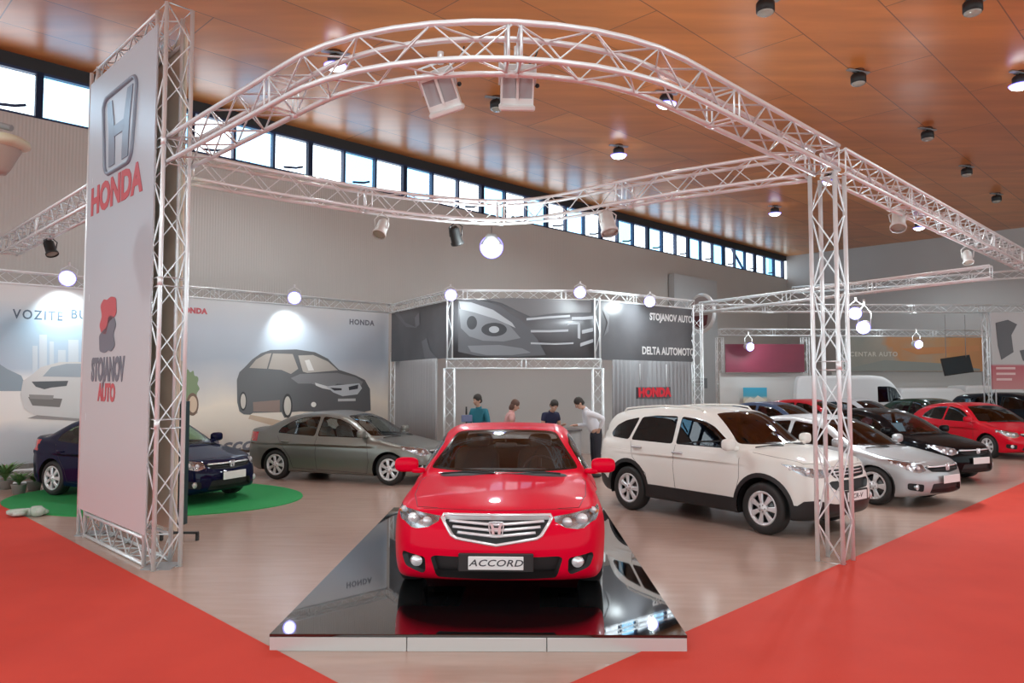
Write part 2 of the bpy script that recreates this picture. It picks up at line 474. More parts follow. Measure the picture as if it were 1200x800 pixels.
def build_car(S, name, label, cat, group=None, h=None, loc=(0, 0, 0), rz=0.):
    mt = S['mt']
    root = empty(name, loc, rz, label, cat, group)
    parts = split_body(S, h or S.get('h', .03))
    wr = S['wheel_r']; wb = S['wb']
    for rg, V, Nn, fs in parts:
        if rg is None:
            o = put('body', region_mesh('body', V, Nn, fs), [mt['paint'], mt['black']], root)
            bd = V[:, :]
        elif rg['name'] == 'cut': continue
        else:
            me = region_mesh(rg['name'], V, Nn, fs, rg.get('off', 0.), rg.get('skirt', 0.), 1 if rg.get('skirt') else 0)
            o = put(rg['name'], me, [rg['mat'], rg.get('skirt_mat', rg['mat'])], root)
            if rg.get('label'): o['label'] = rg['label']
            if rg.get('house'):     # a lamp: reflector bowl behind the clear lens
                hm = region_mesh('reflector', V, Nn, fs, -.05, .05, 1)
                put('reflector', hm, [mt['chrome_dull'], mt['chrome_dull']], o)
                c = V.mean(0)
                for (dx, dy, dz, rr) in rg['house']:
                    sy = 1 if c[1] > 0 else -1
                    # on the surface at that y,z
                    ty, tz = sy*dy, dz
                    j = np.argmin((V[:, 1]-ty)**2+(V[:, 2]-tz)**2)
                    q = MB(); q.blob((V[j, 0]-.035+dx, ty, tz), (.06, rr*2, rr*2), 1, 7); q.build('bulb_lens', mt['lamp'], o)
    # wheels
    tire, rim = wheel_parts(wr, S.get('wheel_w', .205), S['rim_r'], S.get('spokes', (7, .05, .07)), mt)
    for sx in (1, -1):
        for sy in (1, -1):
            o = put('wheel', rim, None, root, (sx*wb/2, sy*(S['track']/2), wr), (0, 0, 0 if sy < 0 else PI))
            put('tire', tire, None, o)
    # wheel wells
    for sx in (1, -1):
        for sy in (1, -1):
            b = MB(); ra = S['arch_r']; n = 20; z0 = .17
            yo = S['arch_y']*sy; yi = (S['arch_y']-.36)*sy
            ring = []
            for k in range(n+1):
                a = -.25+(PI+.5)*k/n; ring.append((sx*wb/2+ra*1.02*math.cos(a), wr+ra*1.02*math.sin(a)))
            vs = [(x, yo, z) for x, z in ring]+[(x, yi, z) for x, z in ring]
            b.add(vs, [(i, i+1, n+2+i, n+1+i) for i in range(n)]); b.add([(x, yi, z) for x, z in ring], [tuple(range(n+1))])
            b.build('wheel_arch', mt['black'], root)
    # side mirrors
    mx, my, mz = S['mirror']
    for sy in (1, -1):
        b = MB()
        b.blob((mx, sy*(my+.13), mz+.04), (.13, .24, .16), .62, 10, None, 0)
        b.blob((mx-.055, sy*(my+.13), mz+.04), (.03, .2, .125), .5, 8, None, 1)
        b.blob((mx+.02, sy*(my+.01), mz-.02), (.09, .14, .06), .6, 7, None, 0)
        b.build('side_mirror', [mt['paint'], mt['black']], root)
    # door handles
    for (hx, hz) in S.get('handles', []):
        for sy in (1, -1):
            yy = S['handle_y']*sy
            b = MB(); b.tube([(hx-.1, yy, hz), (hx-.085, yy+.03*sy, hz), (hx+.085, yy+.03*sy, hz-.002), (hx+.1, yy, hz-.004)], .016, 8)
            b.build('door_handle', mt[S.get('handle_mat', 'paint')], root)
    # inside
    if S.get('interior', True):
        fx = S['seat_x']; sz = S.get('seat_z', .36)
        st = seat_mesh(); st.materials.append(mt['cloth']); bn = seat_mesh(True, 1.2); bn.materials.append(mt['cloth'])
        for sy in (1, -1): put('seat', st, None, root, (fx, sy*.36, sz))
        put('rear_seat', bn, None, root, (fx-.80, 0, sz-.05))
        b = MB(); dx = S['dash_x']; dz = S['dash_z']
        b.blob((dx, 0, dz-.12), (.62, 1.36, .28), .5, 10); b.box((dx-.2, 0, dz-.4), (.3, .3, .5), 0, None, .03)
        b.build('dashboard', mt['dash'], root)
        M = Matrix.Translation((dx-.42, .36, dz-.05)) @ Matrix.Rotation(R(65), 4, 'Y')
        b = MB(); b.tube([M @ Vector((.18*math.cos(2*PI*k/24), .18*math.sin(2*PI*k/24), 0)) for k in range(24)], .016, 7, closed=True)
        for a in (0, PI, -PI/2): b.tube([M @ Vector((0, 0, 0)), M @ Vector((.18*math.cos(a), .18*math.sin(a), 0))], .014, 6)
        b.lathe([(.001, .02), (.06, .015), (.07, -.02)], 16, M); b.build('steering_wheel', mt['black'], root)
        b = MB(); b.box((S['wb']*0-.2, 0, .3), (3.2, 1.4, .03)); b.build('cabin_floor', mt['black'], root)
        if S.get('mirror_in'):
            x, z = S['mirror_in']; b = MB(); b.blob((x, 0, z), (.04, .24, .07), .5, 7); b.tube([(x, 0, z), (x+.04, 0, z+.07)], .008, 6); b.build('rear_view_mirror', mt['black'], root)
    return root

def on_surface(S, proj, pts, sgn=1, off=.0):
    """points of an outline drawn in side / front / top view, dropped on the body surface"""
    f = field(S); a, b, c = AX[proj]; out = []
    t = np.linspace(0, 1, 500)
    hi = {0: 2.7, 1: 1.05, 2: 2.4}[c]
    lo_ = 0. if c == 1 else (-.5 if c == 0 else .3)
    for p in pts:
        q = np.zeros((500, 3)); q[:, a] = p[0]; q[:, b] = p[1]; q[:, c] = sgn*(hi+(lo_-hi)*t)
        v = f(q[:, 0], q[:, 1], q[:, 2]); k = np.argmax(v < 0)
        if k == 0: continue
        w = v[k-1]/(v[k-1]-v[k]); out.append(Vector(q[k-1]+(q[k]-q[k-1])*w))
    if off and out:
        P = np.array([list(v) for v in out]); G = grad(f, P); G /= np.linalg.norm(G, axis=1)[:, None]
        out = [Vector(v) for v in (P+G*off)]
    return out
def dense(pts, d=.04, closed=False):
    out = []; m = len(pts)
    for i in range(m if closed else m-1):
        a = Vector(pts[i]); b = Vector(pts[(i+1) % m]); n = max(1, int((b-a).length/d))
        for k in range(n): out.append(tuple(a+(b-a)*k/n))
    if not closed: out.append(tuple(pts[-1]))
    return out
def lines_on(S, name, proj, plines, r, m, root, both=True, off=.0, closed=False, sub=None):
    for pl in plines:
        for s in ((1, -1) if both else (1,)):
            if proj in ('front', 'rear', 'top'):
                pp = [(p[0], p[1]*s) for p in pl] if proj == 'top' else [(p[0]*s, p[1]) for p in pl]
                q = on_surface(S, proj, dense(pp, .04, closed), 1 if proj != 'rear' else -1, off)
            else: q = on_surface(S, proj, dense(pl, .04, closed), s, off)
            if len(q) > 1:
                b = MB(); b.tube(q, r, 6, closed=closed); b.build(name, m, sub or root)

ANY = lambda *a: True
SIDE_N = lambda nx, ny, nz: abs(ny) > .45
FRONT_N = lambda nx, ny, nz: nx > .12
REAR_N = lambda nx, ny, nz: nx < -.12
def wheel_cuts(S):
    out = []
    for sx in (1, -1):
        x = sx*S['wb']/2
        out.append(dict(name='cut', proj='side', poly=circle(x, S['wheel_r'], S['arch_r'], 36), cond=lambda x, y, z: abs(y) > .35, ncond=ANY, each=False))
    return out

def car_mats(key, paint, inner=(.02, .02, .022), tint=(.5, .55, .54), metal=.0, rough=.35, glass_refl=.045, dash=(.03, .03, .033), cloth=(.03, .03, .03), rimc=(.72, .73, .75), trim=(.015, .015, .016), coat=.6):
    pm = mat('paint_'+key, paint, rough, metal, coat, spec=.3, inner=inner); pb = pm.node_tree.nodes['Principled BSDF']; pb.inputs['Coat IOR'].default_value = 1.4
    if metal < .1: pb.inputs['IOR'].default_value = 1.12
    return dict(paint=mat('paint_'+key, paint, rough, metal, coat, spec=.12, inner=inner), black=mat('black_trim', trim, .45) if trim == (.015, .015, .016) else mat('trim_'+key, trim, .5),
                tire=mat('tire_rubber', (.018, .018, .018), .6), rim=mat('rim_'+key, rimc, .3, .35), steel=mat('brake_steel', (.16, .16, .16), .4, .8),
                glass=glass('glass_'+key, tint, glass_refl), dark=mat('intake_black', (.008, .008, .009), .5), chrome=mat('chrome', (.86, .88, .92), .16, .5),
                chrome_dull=mat('lamp_reflector', (.55, .57, .6), .22, .9), lamp=mat('lamp_glass', (.8, .82, .85), .05, .3, 1.), lens=glass('lamp_lens', (.92, .93, .95), .12),
                cloth=mat('seat_'+key, cloth, .8), dash=mat('dash_'+key, dash, .6), frit=mat('glass_border', (.006, .006, .007), .15),
                silver=mat('silver_plastic', (.6, .6, .62), .3, .5), amber=mat('amber_lens', (.8, .25, .03), .15), redlens=mat('tail_lens', (.5, .01, .015), .12, coat=1.), plate=mat('plate_white', (.8, .8, .8), .4), ink=mat('ink_dark', (.05, .05, .06), .5))

def window_pair(name, poly, proj, cond, ncond, mt, inset=.022, each=False, mirror=True):
    """dark border ring and clear pane inside it"""
    c = Vector((sum(p[0] for p in poly)/len(poly), sum(p[1] for p in poly)/len(poly)))
    def shrink(poly, d):
        out = []; m = len(poly)
        ar = sum(poly[i][0]*poly[(i+1) % m][1]-poly[(i+1) % m][0]*poly[i][1] for i in range(m))
        sg = 1 if ar > 0 else -1
        for i in range(m):
            p = Vector(poly[i]); a = (p-Vector(poly[i-1])).normalized(); b = (Vector(poly[(i+1) % m])-p).normalized()
            na = Vector((-a.y, a.x))*sg; nb = Vector((-b.y, b.x))*sg; n = (na+nb)
            if n.length < .1: n = na
            n = n.normalized(); k = d/max(n.dot(na), .35); out.append(tuple(p+n*k))
        return out
    return [dict(name=name, proj=proj, poly=shrink(rounded(poly, .05), inset), cond=cond, ncond=ncond, mat=mt['glass'], off=-.002, each=each, mirror=mirror),
            dict(name=name+'_surround', proj=proj, poly=rounded(poly, .05), cond=cond, ncond=ncond, mat=mt['frit'], off=-.001, each=each, mirror=mirror)]

def spec_accord(mt, h=.026):
    S = dict(mt=mt, h=h, wb=2.705, wheel_r=.325, rim_r=.225, arch_r=.365, arch_y=.885, track=1.60, height=1.45, belt=.93,
        top=[(2.6, .62), (2.24, .745), (2.05, .825), (1.7, .90), (1.2, .955), (.85, .99), (.3, 1.0), (-1.3, 1.02), (-1.75, 1.08), (-2.2, 1.09), (-2.42, 1.07)],
        bot=[(2.3, .22), (1.9, .17), (1.0, .17), (-1.0, .18), (-1.9, .2), (-2.45, .3)],
        plan=[(2.3, .87), (1.7, .905), (1.2, .925), (0, .918), (-1.2, .92), (-1.8, .90), (-2.4, .85)],
        sect=[(.1, .93), (.2, .965), (.32, .99), (.5, 1.0), (.68, .992), (.76, .965), (.9, .93), (1.1, .86)],
        nose=[(.1, 2.20), (.2, 2.25), (.3, 2.285), (.48, 2.29), (.62, 2.265), (.76, 2.21), (.9, 2.12)],
        nose_r=[(0, 0), (.3, .02), (.5, .06), (.65, .11), (.78, .20), (.88, .38), (.95, .7)],
        tail=[(.1, -2.3), (.3, -2.42), (.6, -2.44), (.9, -2.40), (1.1, -2.36)],
        tail_r=[(0, 0), (.4, .03), (.65, .11), (.8, .24), (.9, .5)],
        roof=[(1.3, .80), (.92, .99), (.3, 1.315), (.05, 1.40), (-.35, 1.44), (-.8, 1.43), (-1.2, 1.36), (-1.75, 1.12), (-1.95, 1.0), (-2.1, .6)],
        gplan=[(1.2, .80), (.7, .86), (0, .885), (-.9, .875), (-1.7, .79)], crown=.055, roof_crown=.075, wind_k=.28, tumble=.47,
        k_side=.1, k_nose=.08, flare=.014, mirror=(.62, .86, 1.0), mirror_in=(.25, 1.22),
        handles=[(-.28, .80), (-1.2, .83)], handle_y=.9, seat_x=-.1, dash_x=.72, dash_z=.98)
    G = lambda x, y, z: z > .9
    nose = lambda x, y, z: x > 1.2
    ws = [(.0, .995), (.3, .995), (.55, 1.0), (.735, 1.01), (.715, 1.06), (.60, 1.24), (.535, 1.355), (.45, 1.372), (.25, 1.385), (0, 1.39)]
    ws = ws+[(-a, b) for a, b in ws[::-1] if a > 0]
    rw = [(.0, 1.13), (.5, 1.12), (.62, 1.13), (.52, 1.34), (.3, 1.36), (0, 1.365)]; rw = rw+[(-a, b) for a, b in rw[::-1] if a > 0]
    rg = window_pair('windscreen', ws, 'front', lambda x, y, z: z > .9 and -.3 < x < .97-.28*y*y*.6, lambda a, b, c: a > .2, mt, .02, mirror=False)
    rg += window_pair('rear_window', rw, 'rear', lambda x, y, z: z > .9 and x < -.9, lambda a, b, c: a < -.15, mt, .02, mirror=False)
    rg += window_pair('front_window', [(.60, .955), (.42, 1.12), (.22, 1.25), (-.02, 1.325), (-.36, 1.345), (-.40, .965)], 'side', G, SIDE_N, mt, .014, True)
    rg += window_pair('rear_door_window', [(-.46, .965), (-.43, 1.345), (-.8, 1.325), (-1.1, 1.25), (-1.38, 1.12), (-1.46, 1.01), (-1.3, .985)], 'side', G, SIDE_N, mt, .014, True)
    rg.append(dict(name='grille', proj='front', poly=[(0, .762), (.425, .762), (.435, .745), (.355, .615), (.32, .592), (0, .54), (-.32, .592), (-.355, .615), (-.435, .745), (-.425, .762)], mirror=False, cond=nose, ncond=ANY, mat=mt['dark'], off=-.05, skirt=.05, skirt_mat=mt['chrome']))
    rg.append(dict(name='lower_intake', proj='front', poly=rounded([(.0, .425), (.50, .43), (.535, .41), (.49, .26), (.47, .235), (0, .225), (-.47, .235), (-.49, .26), (-.535, .41), (-.50, .43)], .02), mirror=False, cond=nose, ncond=ANY, mat=mt['dark'], off=-.07, skirt=.07, skirt_mat=mt['black']))
    rg.append(dict(name='fog_lamp_recess', proj='front', poly=rounded([(.58, .41), (.78, .435), (.795, .40), (.76, .31), (.60, .26), (.575, .29)], .03), cond=nose, ncond=ANY, mat=mt['dark'], off=-.05, skirt=.05, skirt_mat=mt['black'], each=True))
    rg.append(dict(name='headlight', proj='front', poly=[(.465, .757), (.475, .715), (.56, .665), (.66, .645), (.71, .65), (.78, .69), (.85, .70), (.93, .72), (.93, .80), (.84, .80), (.72, .79), (.62, .775)], cond=lambda x, y, z: x > 1.55, clip=('side', [(2.5, .3), (2.1, .6), (1.98, .68), (1.66, .80), (1.72, .83), (2.5, .9)]), ncond=ANY, mat=mt['lens'], each=True,
        house=[(0, .575, .705, .042), (.0, .70, .72, .05), (0, .80, .775, .03)]))
    rg.append(dict(name='tail_light', proj='rear', poly=[(.55, .98), (.56, .82), (.9, .80), (.9, 1.02)], cond=lambda x, y, z: x < -1.9, ncond=ANY, mat=mt['redlens'], each=True))
    S['regions'] = wheel_cuts(S)+rg
    return S
def emblem_h(M, s, m, parent, name='emblem', ring=.045):
    """flared letter H inside a rounded shield outline, s = height"""
    b = MB()
    pr = [(-.5, .40), (-.42, .5), (.42, .5), (.5, .40), (.40, -.42), (.32, -.5), (-.32, -.5), (-.40, -.42)]
    pr = dense(rounded(pr, .1), .2, True)
    b.tube([M @ Vector((x*s*1.1, y*s, .0)) for x, y in pr], s*ring, 6, closed=True)
    for q in (1, -1):
        L = [(.40*q, .42), (.24*q, .42), (.13*q, .0), (.13*q, -.0), (.11*q, -.42), (.30*q, -.42), (.32*q, -.0)]
        b.prism([M @ Vector((x*s*1.05, y*s, -.02*s)) for x, y in L], (M.to_3x3() @ Vector((0, 0, .07*s))))
    b.prism([M @ Vector((x*s*1.05, y*s, -.02*s)) for x, y in [(-.16, .07), (.16, .07), (.16, -.07), (-.16, -.07)]], (M.to_3x3() @ Vector((0, 0, .07*s))))
    return b.build(name, m, parent)

def front_M(S, y, z, off=.0):
    """frame on the nose at y, z: x axis = car's +y (image right when seen from the front), facing forward"""
    p = on_surface(S, 'front', [(y, z)], 1, off)[0]
    return frame_M(p, (0, 1, 0), (0, 0, 1), (1, 0, 0))

def plate(S, root, z, txt, mt, y=0., w=.5, h=.115, italic=.2, size=.075, sx=1.3, back=None, x=None):
    px = x if x else max(v.x for v in on_surface(S, 'front', [(yy, zz) for yy in (-.2, 0, .2) for zz in (z-.05, z, z+.05)], 1))
    M = frame_M((px+.012, y, z), (0, 1, 0), (0, 0, 1), (1, 0, 0))
    if back:
        b = MB(); b.box((0, 0, -.006), (back[0], back[1], .03), 0, M, .008); b.build('plate_holder', mt['black'], root)
    b = MB(); b.box((0, 0, .014), (w, h, .012), 0, M, .004)
    p = b.build('number_plate', mt['plate'], root)
    b = MB()
    if txt: text_mesh('lettering', txt, size, mt['ink'], p, M @ Matrix.Translation((0, 0, .021)), .001, italic, .001, 1.05, scale_x=sx)
    return p

def wipers(S, root, xs, mt, y0=.62, slope=.1):
    for (ya, yb, xo) in ((.55, -.02, 0), (-.08, -.62, .0)):
        pts = [(xs-.05*abs(y)**2*3-.02*abs(y-ya), y) for y in np.linspace(ya, yb, 10)]
        q = on_surface(S, 'top', pts, 1, .02)
        if len(q) > 2:
            b = MB(); b.tube(q, .009, 6); b.tube([q[0]+Vector((.03, 0, -.02)), q[len(q)//2]], .01, 6); b.build('wiper', mt['black'], root)

def finish_accord(S, root):
    mt = S['mt']; b = MB()
    gr = [o for o in kids(root) if o.name.split('.')[0] == 'grille'][0]
    def nx(y, z, off): return on_surface(S, 'front', [(y, z)], 1, 0)[0].x+off
    # chrome surround
    out = dense([(0, .770), (.437, .770), (.448, .745), (.363, .608), (.325, .584), (0, .530), (-.325, .584), (-.363, .608), (-.448, .745), (-.437, .770)], .05, True)
    b.tube(on_surface(S, 'front', out, 1, .0), .014, 8, closed=True); b.build('chrome_surround', mt['chrome'], gr)
    for z, w in ((.722, .385), (.676, .355), (.630, .315)):
        b = MB(); pts = [Vector((nx(y, z-.02*(1-abs(y)/w), -.018), y, z-.03*(1-abs(y)/w))) for y in np.linspace(-w, w, 15)]
        b.tube(pts, .014, 7); b.build('grille_bar', mt['chrome'], gr)
    M = front_M(S, 0, .665, .012)
    emblem_h(M, .112, mt['chrome'], root)
    plate(S, root, .385, 'ACCORD', mt, back=(.60, .16), w=.44, h=.115, italic=.25, size=.08, sx=1.22)
    for s in (1, -1):
        x = nx(s*.66, .365, -.02); Mf = frame_M((x, s*.655, .365), (0, 1, 0), (0, 0, 1), (1, 0, 0))
        b = MB(); b.lathe([(.055, -.04), (.055, .012), (.048, .018)], 20, Mf, 1); b.lathe([(.048, .014), (.03, .024), (.0001, .028)], 20, Mf, 0); b.build('fog_lamp', [mt['lamp'], mt['chrome_dull']], root)
        # side indicators in the lamp
        hl = [o for o in kids(root) if o.name.split('.')[0] == 'headlight']
    for o in hl:
        c = sum((Vector(v) for v in o.bound_box), Vector())/8
        s = 1 if c.y > 0 else -1
        q = on_surface(S, 'front', [(s*.845, .765)], 1, -.03)
        b = MB(); b.blob(q[0], (.05, .07, .04), .8, 7); b.build('indicator', mt['amber'], o)
    lines_on(S, 'panel_gap', 'side', [[(-.38, .955), (-.40, .6), (-.36, .25), (.80, .22), (.84, .45), (.72, .9)], [(-.42, .25), (-.95, .27), (-1.02, .5), (-1.25, .75), (-1.42, .95)]], .003, mt['dark'], root)
    lines_on(S, 'bonnet_gap', 'top', [[(2.02, .5), (1.95, .68), (1.6, .755), (1.0, .79), (.88, .76)]], .0028, mt['dark'], root)
    lines_on(S, 'bonnet_lip', 'front', [[(0, .80), (.5, .805), (.62, .80)]], .003, mt['dark'], root)
    wipers(S, root, .93, mt)
    # chrome strip under side windows
    lines_on(S, 'chrome_strip', 'side', [[(.60, .945), (-.4, .955), (-1.3, .975)]], .007, mt['chrome'], root)

def spec_crv(mt, h=.028):
    S = dict(mt=mt, h=h, wb=2.62, wheel_r=.352, rim_r=.228, arch_r=.415, arch_y=.885, track=1.585, height=1.7, belt=1.06,
        top=[(2.6, .72), (2.18, .90), (2.0, 1.0), (1.6, 1.07), (1.2, 1.12), (1.02, 1.15), (.3, 1.15), (-2.0, 1.15), (-2.3, 1.12)],
        bot=[(2.3, .33), (1.9, .24), (1.0, .24), (-1.0, .25), (-1.9, .28), (-2.35, .40)],
        plan=[(2.2, .87), (1.7, .90), (1.2, .915), (0, .905), (-1.2, .91), (-1.9, .89), (-2.3, .84)],
        sect=[(.2, .97), (.3, .985), (.55, 1.0), (.85, .992), (.97, .965), (1.1, .93), (1.25, .88)],
        nose=[(.2, 2.10), (.33, 2.17), (.5, 2.21), (.62, 2.20), (.8, 2.15), (.92, 2.10), (1.05, 2.0)],
        nose_r=[(0, 0), (.3, .02), (.5, .06), (.68, .15), (.8, .28), (.88, .5), (.95, .8)],
        tail=[(.25, -2.2), (.45, -2.3), (.8, -2.3), (1.1, -2.25), (1.3, -2.2)], tail_r=[(0, 0), (.4, .03), (.65, .1), (.8, .2), (.9, .45)],
        roof=[(1.4, .88), (1.12, 1.10), (.55, 1.50), (.35, 1.60), (-.1, 1.665), (-.8, 1.66), (-1.5, 1.61), (-1.9, 1.52), (-2.1, 1.30), (-2.2, 1.12), (-2.26, .6)],
        gplan=[(1.2, .84), (.7, .865), (0, .875), (-.9, .87), (-1.6, .84), (-1.95, .77), (-2.2, .60)], crown=.05, roof_crown=.06, wind_k=.22, tumble=.30,
        k_side=.09, k_nose=.08, flare=.02, mirror=(.82, .86, 1.14), mirror_in=(.45, 1.45),
        handles=[(-.24, .99), (-1.12, 1.02)], handle_y=.885, handle_mat='silver', seat_x=-.05, seat_z=.58, dash_x=.8, dash_z=1.12, wheel_w=.225, spokes=(7, .052, .078), fin='crv')
    G = lambda x, y, z: z > 1.04
    ws = [(0, 1.155), (.55, 1.165), (.76, 1.18), (.70, 1.30), (.62, 1.50), (.56, 1.575), (.4, 1.59), (0, 1.605)]; ws += [(-a, b) for a, b in ws[::-1] if a > 0]
    rw = [(0, 1.2), (.55, 1.2), (.64, 1.22), (.56, 1.5), (0, 1.53)]; rw += [(-a, b) for a, b in rw[::-1] if a > 0]
    rg = window_pair('windscreen', ws, 'front', lambda x, y, z: z > 1.1 and -.3 < x < 1.13-.15*y*y, lambda a, b, c: a > .2, mt, .02, mirror=False)
    rg += window_pair('rear_window', rw, 'rear', lambda x, y, z: z > 1.1 and x < -1.5, lambda a, b, c: a < -.15, mt, .02, mirror=False)
    rg += window_pair('front_window', [(.83, 1.11), (.62, 1.25), (.40, 1.40), (.16, 1.49), (-.26, 1.525), (-.30, 1.11)], 'side', G, SIDE_N, mt, .014, True)
    rg += window_pair('rear_door_window', [(-.37, 1.11), (-.34, 1.525), (-.8, 1.52), (-1.12, 1.485), (-1.30, 1.12)], 'side', G, SIDE_N, mt, .014, True)
    rg += window_pair('quarter_window', [(-1.36, 1.12), (-1.18, 1.48), (-1.5, 1.42), (-1.72, 1.33), (-1.86, 1.20), (-1.80, 1.14)], 'side', G, SIDE_N, mt, .014, True)
    nose = lambda x, y, z: x > 1.5
    rg.append(dict(name='grille', proj='front', poly=rounded([(0, .90), (.42, .90), (.46, .875), (.37, .79), (0, .775), (-.37, .79), (-.46, .875), (-.42, .90)], .02), mirror=False, cond=nose, ncond=ANY, mat=mt['dark'], off=-.04, skirt=.04, skirt_mat=mt['black']))
    rg.append(dict(name='lower_intake', proj='front', poly=rounded([(0, .755), (.46, .755), (.52, .72), (.40, .63), (0, .62), (-.40, .63), (-.52, .72), (-.46, .755)], .03), mirror=False, cond=nose, ncond=ANY, mat=mt['dark'], off=-.05, skirt=.05, skirt_mat=mt['black']))
    rg.append(dict(name='headlight', proj='front', poly=[(.50, .90), (.47, .84), (.56, .80), (.66, .795), (.80, .84), (.90, .89), (.95, .95), (.95, .985), (.86, .97), (.70, .93)], cond=lambda x, y, z: x > 1.4, clip=('side', [(2.4, .6), (2.02, .78), (1.9, .82), (1.58, .97), (1.62, 1.0), (2.4, 1.05)]), ncond=ANY, mat=mt['lens'], each=True,
        house=[(0, .60, .855, .042), (.0, .70, .875, .045), (0, .81, .91, .03)]))
    rg.append(dict(name='tail_light', proj='rear', poly=[(.62, 1.5), (.66, 1.0), (.95, .98), (.9, 1.5)], cond=lambda x, y, z: x < -2.22, ncond=ANY, mat=mt['redlens'], each=True))
    # unpainted lower cladding, bumper bottoms and arch edges
    rg.append(dict(name='lower_cladding', proj='side', poly=[(-2.6, .1), (-2.6, .52), (-2.2, .55), (-1.9, .52), (-1.82, .47), (1.82, .44), (1.9, .50), (2.05, .52), (2.16, .46), (2.5, .44), (2.5, .1)], cond=ANY, ncond=ANY, mat=mt['black'], off=.004))
    for sx in (1, -1): rg.append(dict(name='arch_moulding', proj='side', poly=circle(sx*1.31, .352, .475, 40), cond=lambda x, y, z: abs(y) > .5, ncond=SIDE_N, mat=mt['black'], off=.008, skirt=-.008, each=True))
    S['regions'] = wheel_cuts(S)+rg
    return S

def finish_crv(S, root):
    mt = S['mt']
    def nx(y, z, off): return on_surface(S, 'front', [(y, z)], 1, 0)[0].x+off
    gr = [o for o in kids(root) if o.name.split('.')[0] == 'grille'][0]
    for z, w in ((.865, .40), (.825, .37)):
        b = MB(); b.tube([Vector((nx(y, z, -.012), y, z)) for y in np.linspace(-w, w, 11)], .011, 6); b.build('grille_bar', mt['chrome'], gr)
    emblem_h(front_M(S, 0, .845, .02), .115, mt['chrome'], root)
    plate(S, root, .545, 'CR-V', mt, back=(.60, .16), w=.5, h=.12, size=.085)
    for s in (1, -1):
        x = nx(s*.66, .47, -.0); Mf = frame_M((x, s*.66, .47), (0, 1, 0), (0, 0, 1), (.96, .28*s, 0))
        b = MB(); b.lathe([(.065, -.05), (.065, .01), (.05, .018)], 20, Mf, 1); b.lathe([(.05, .014), (.03, .024), (.0001, .026)], 20, Mf, 0); b.build('fog_lamp', [mt['lamp'], mt['black']], root)
    lines_on(S, 'panel_gap', 'side', [[(-.30, 1.1), (-.33, .8), (-.28, .45)], [(.86, .46), (.93, .72), (.92, 1.0)], [(-1.30, 1.1), (-1.2, .85), (-.9, .62), (-.85, .46)]], .0032, mt['dark'], root)
    lines_on(S, 'side_crease', 'side', [[(.85, .915), (-.3, .93), (-2.0, .98)]], .004, mt['paint'], root, off=-.0015)
    lines_on(S, 'bonnet_gap', 'top', [[(2.0, .45), (1.85, .70), (1.5, .775), (1.1, .80)]], .003, mt['dark'], root)
    lines_on(S, 'bonnet_lip', 'front', [[(0, .925), (.42, .93), (.52, .915)]], .003, mt['dark'], root)
    wipers(S, root, 1.09, mt)
    for s in (1, -1):
        q = on_surface(S, 'top', [(x, s*.60) for x in np.linspace(.0, -1.6, 12)], 1, .035)
        if len(q) > 3:
            q = [q[0]+Vector((.06, 0, -.05))]+q+[q[-1]+Vector((-.06, 0, -.05))]
            b = MB(); b.tube(q, .014, 8); b.build('roof_rail', mt['paint'], root)

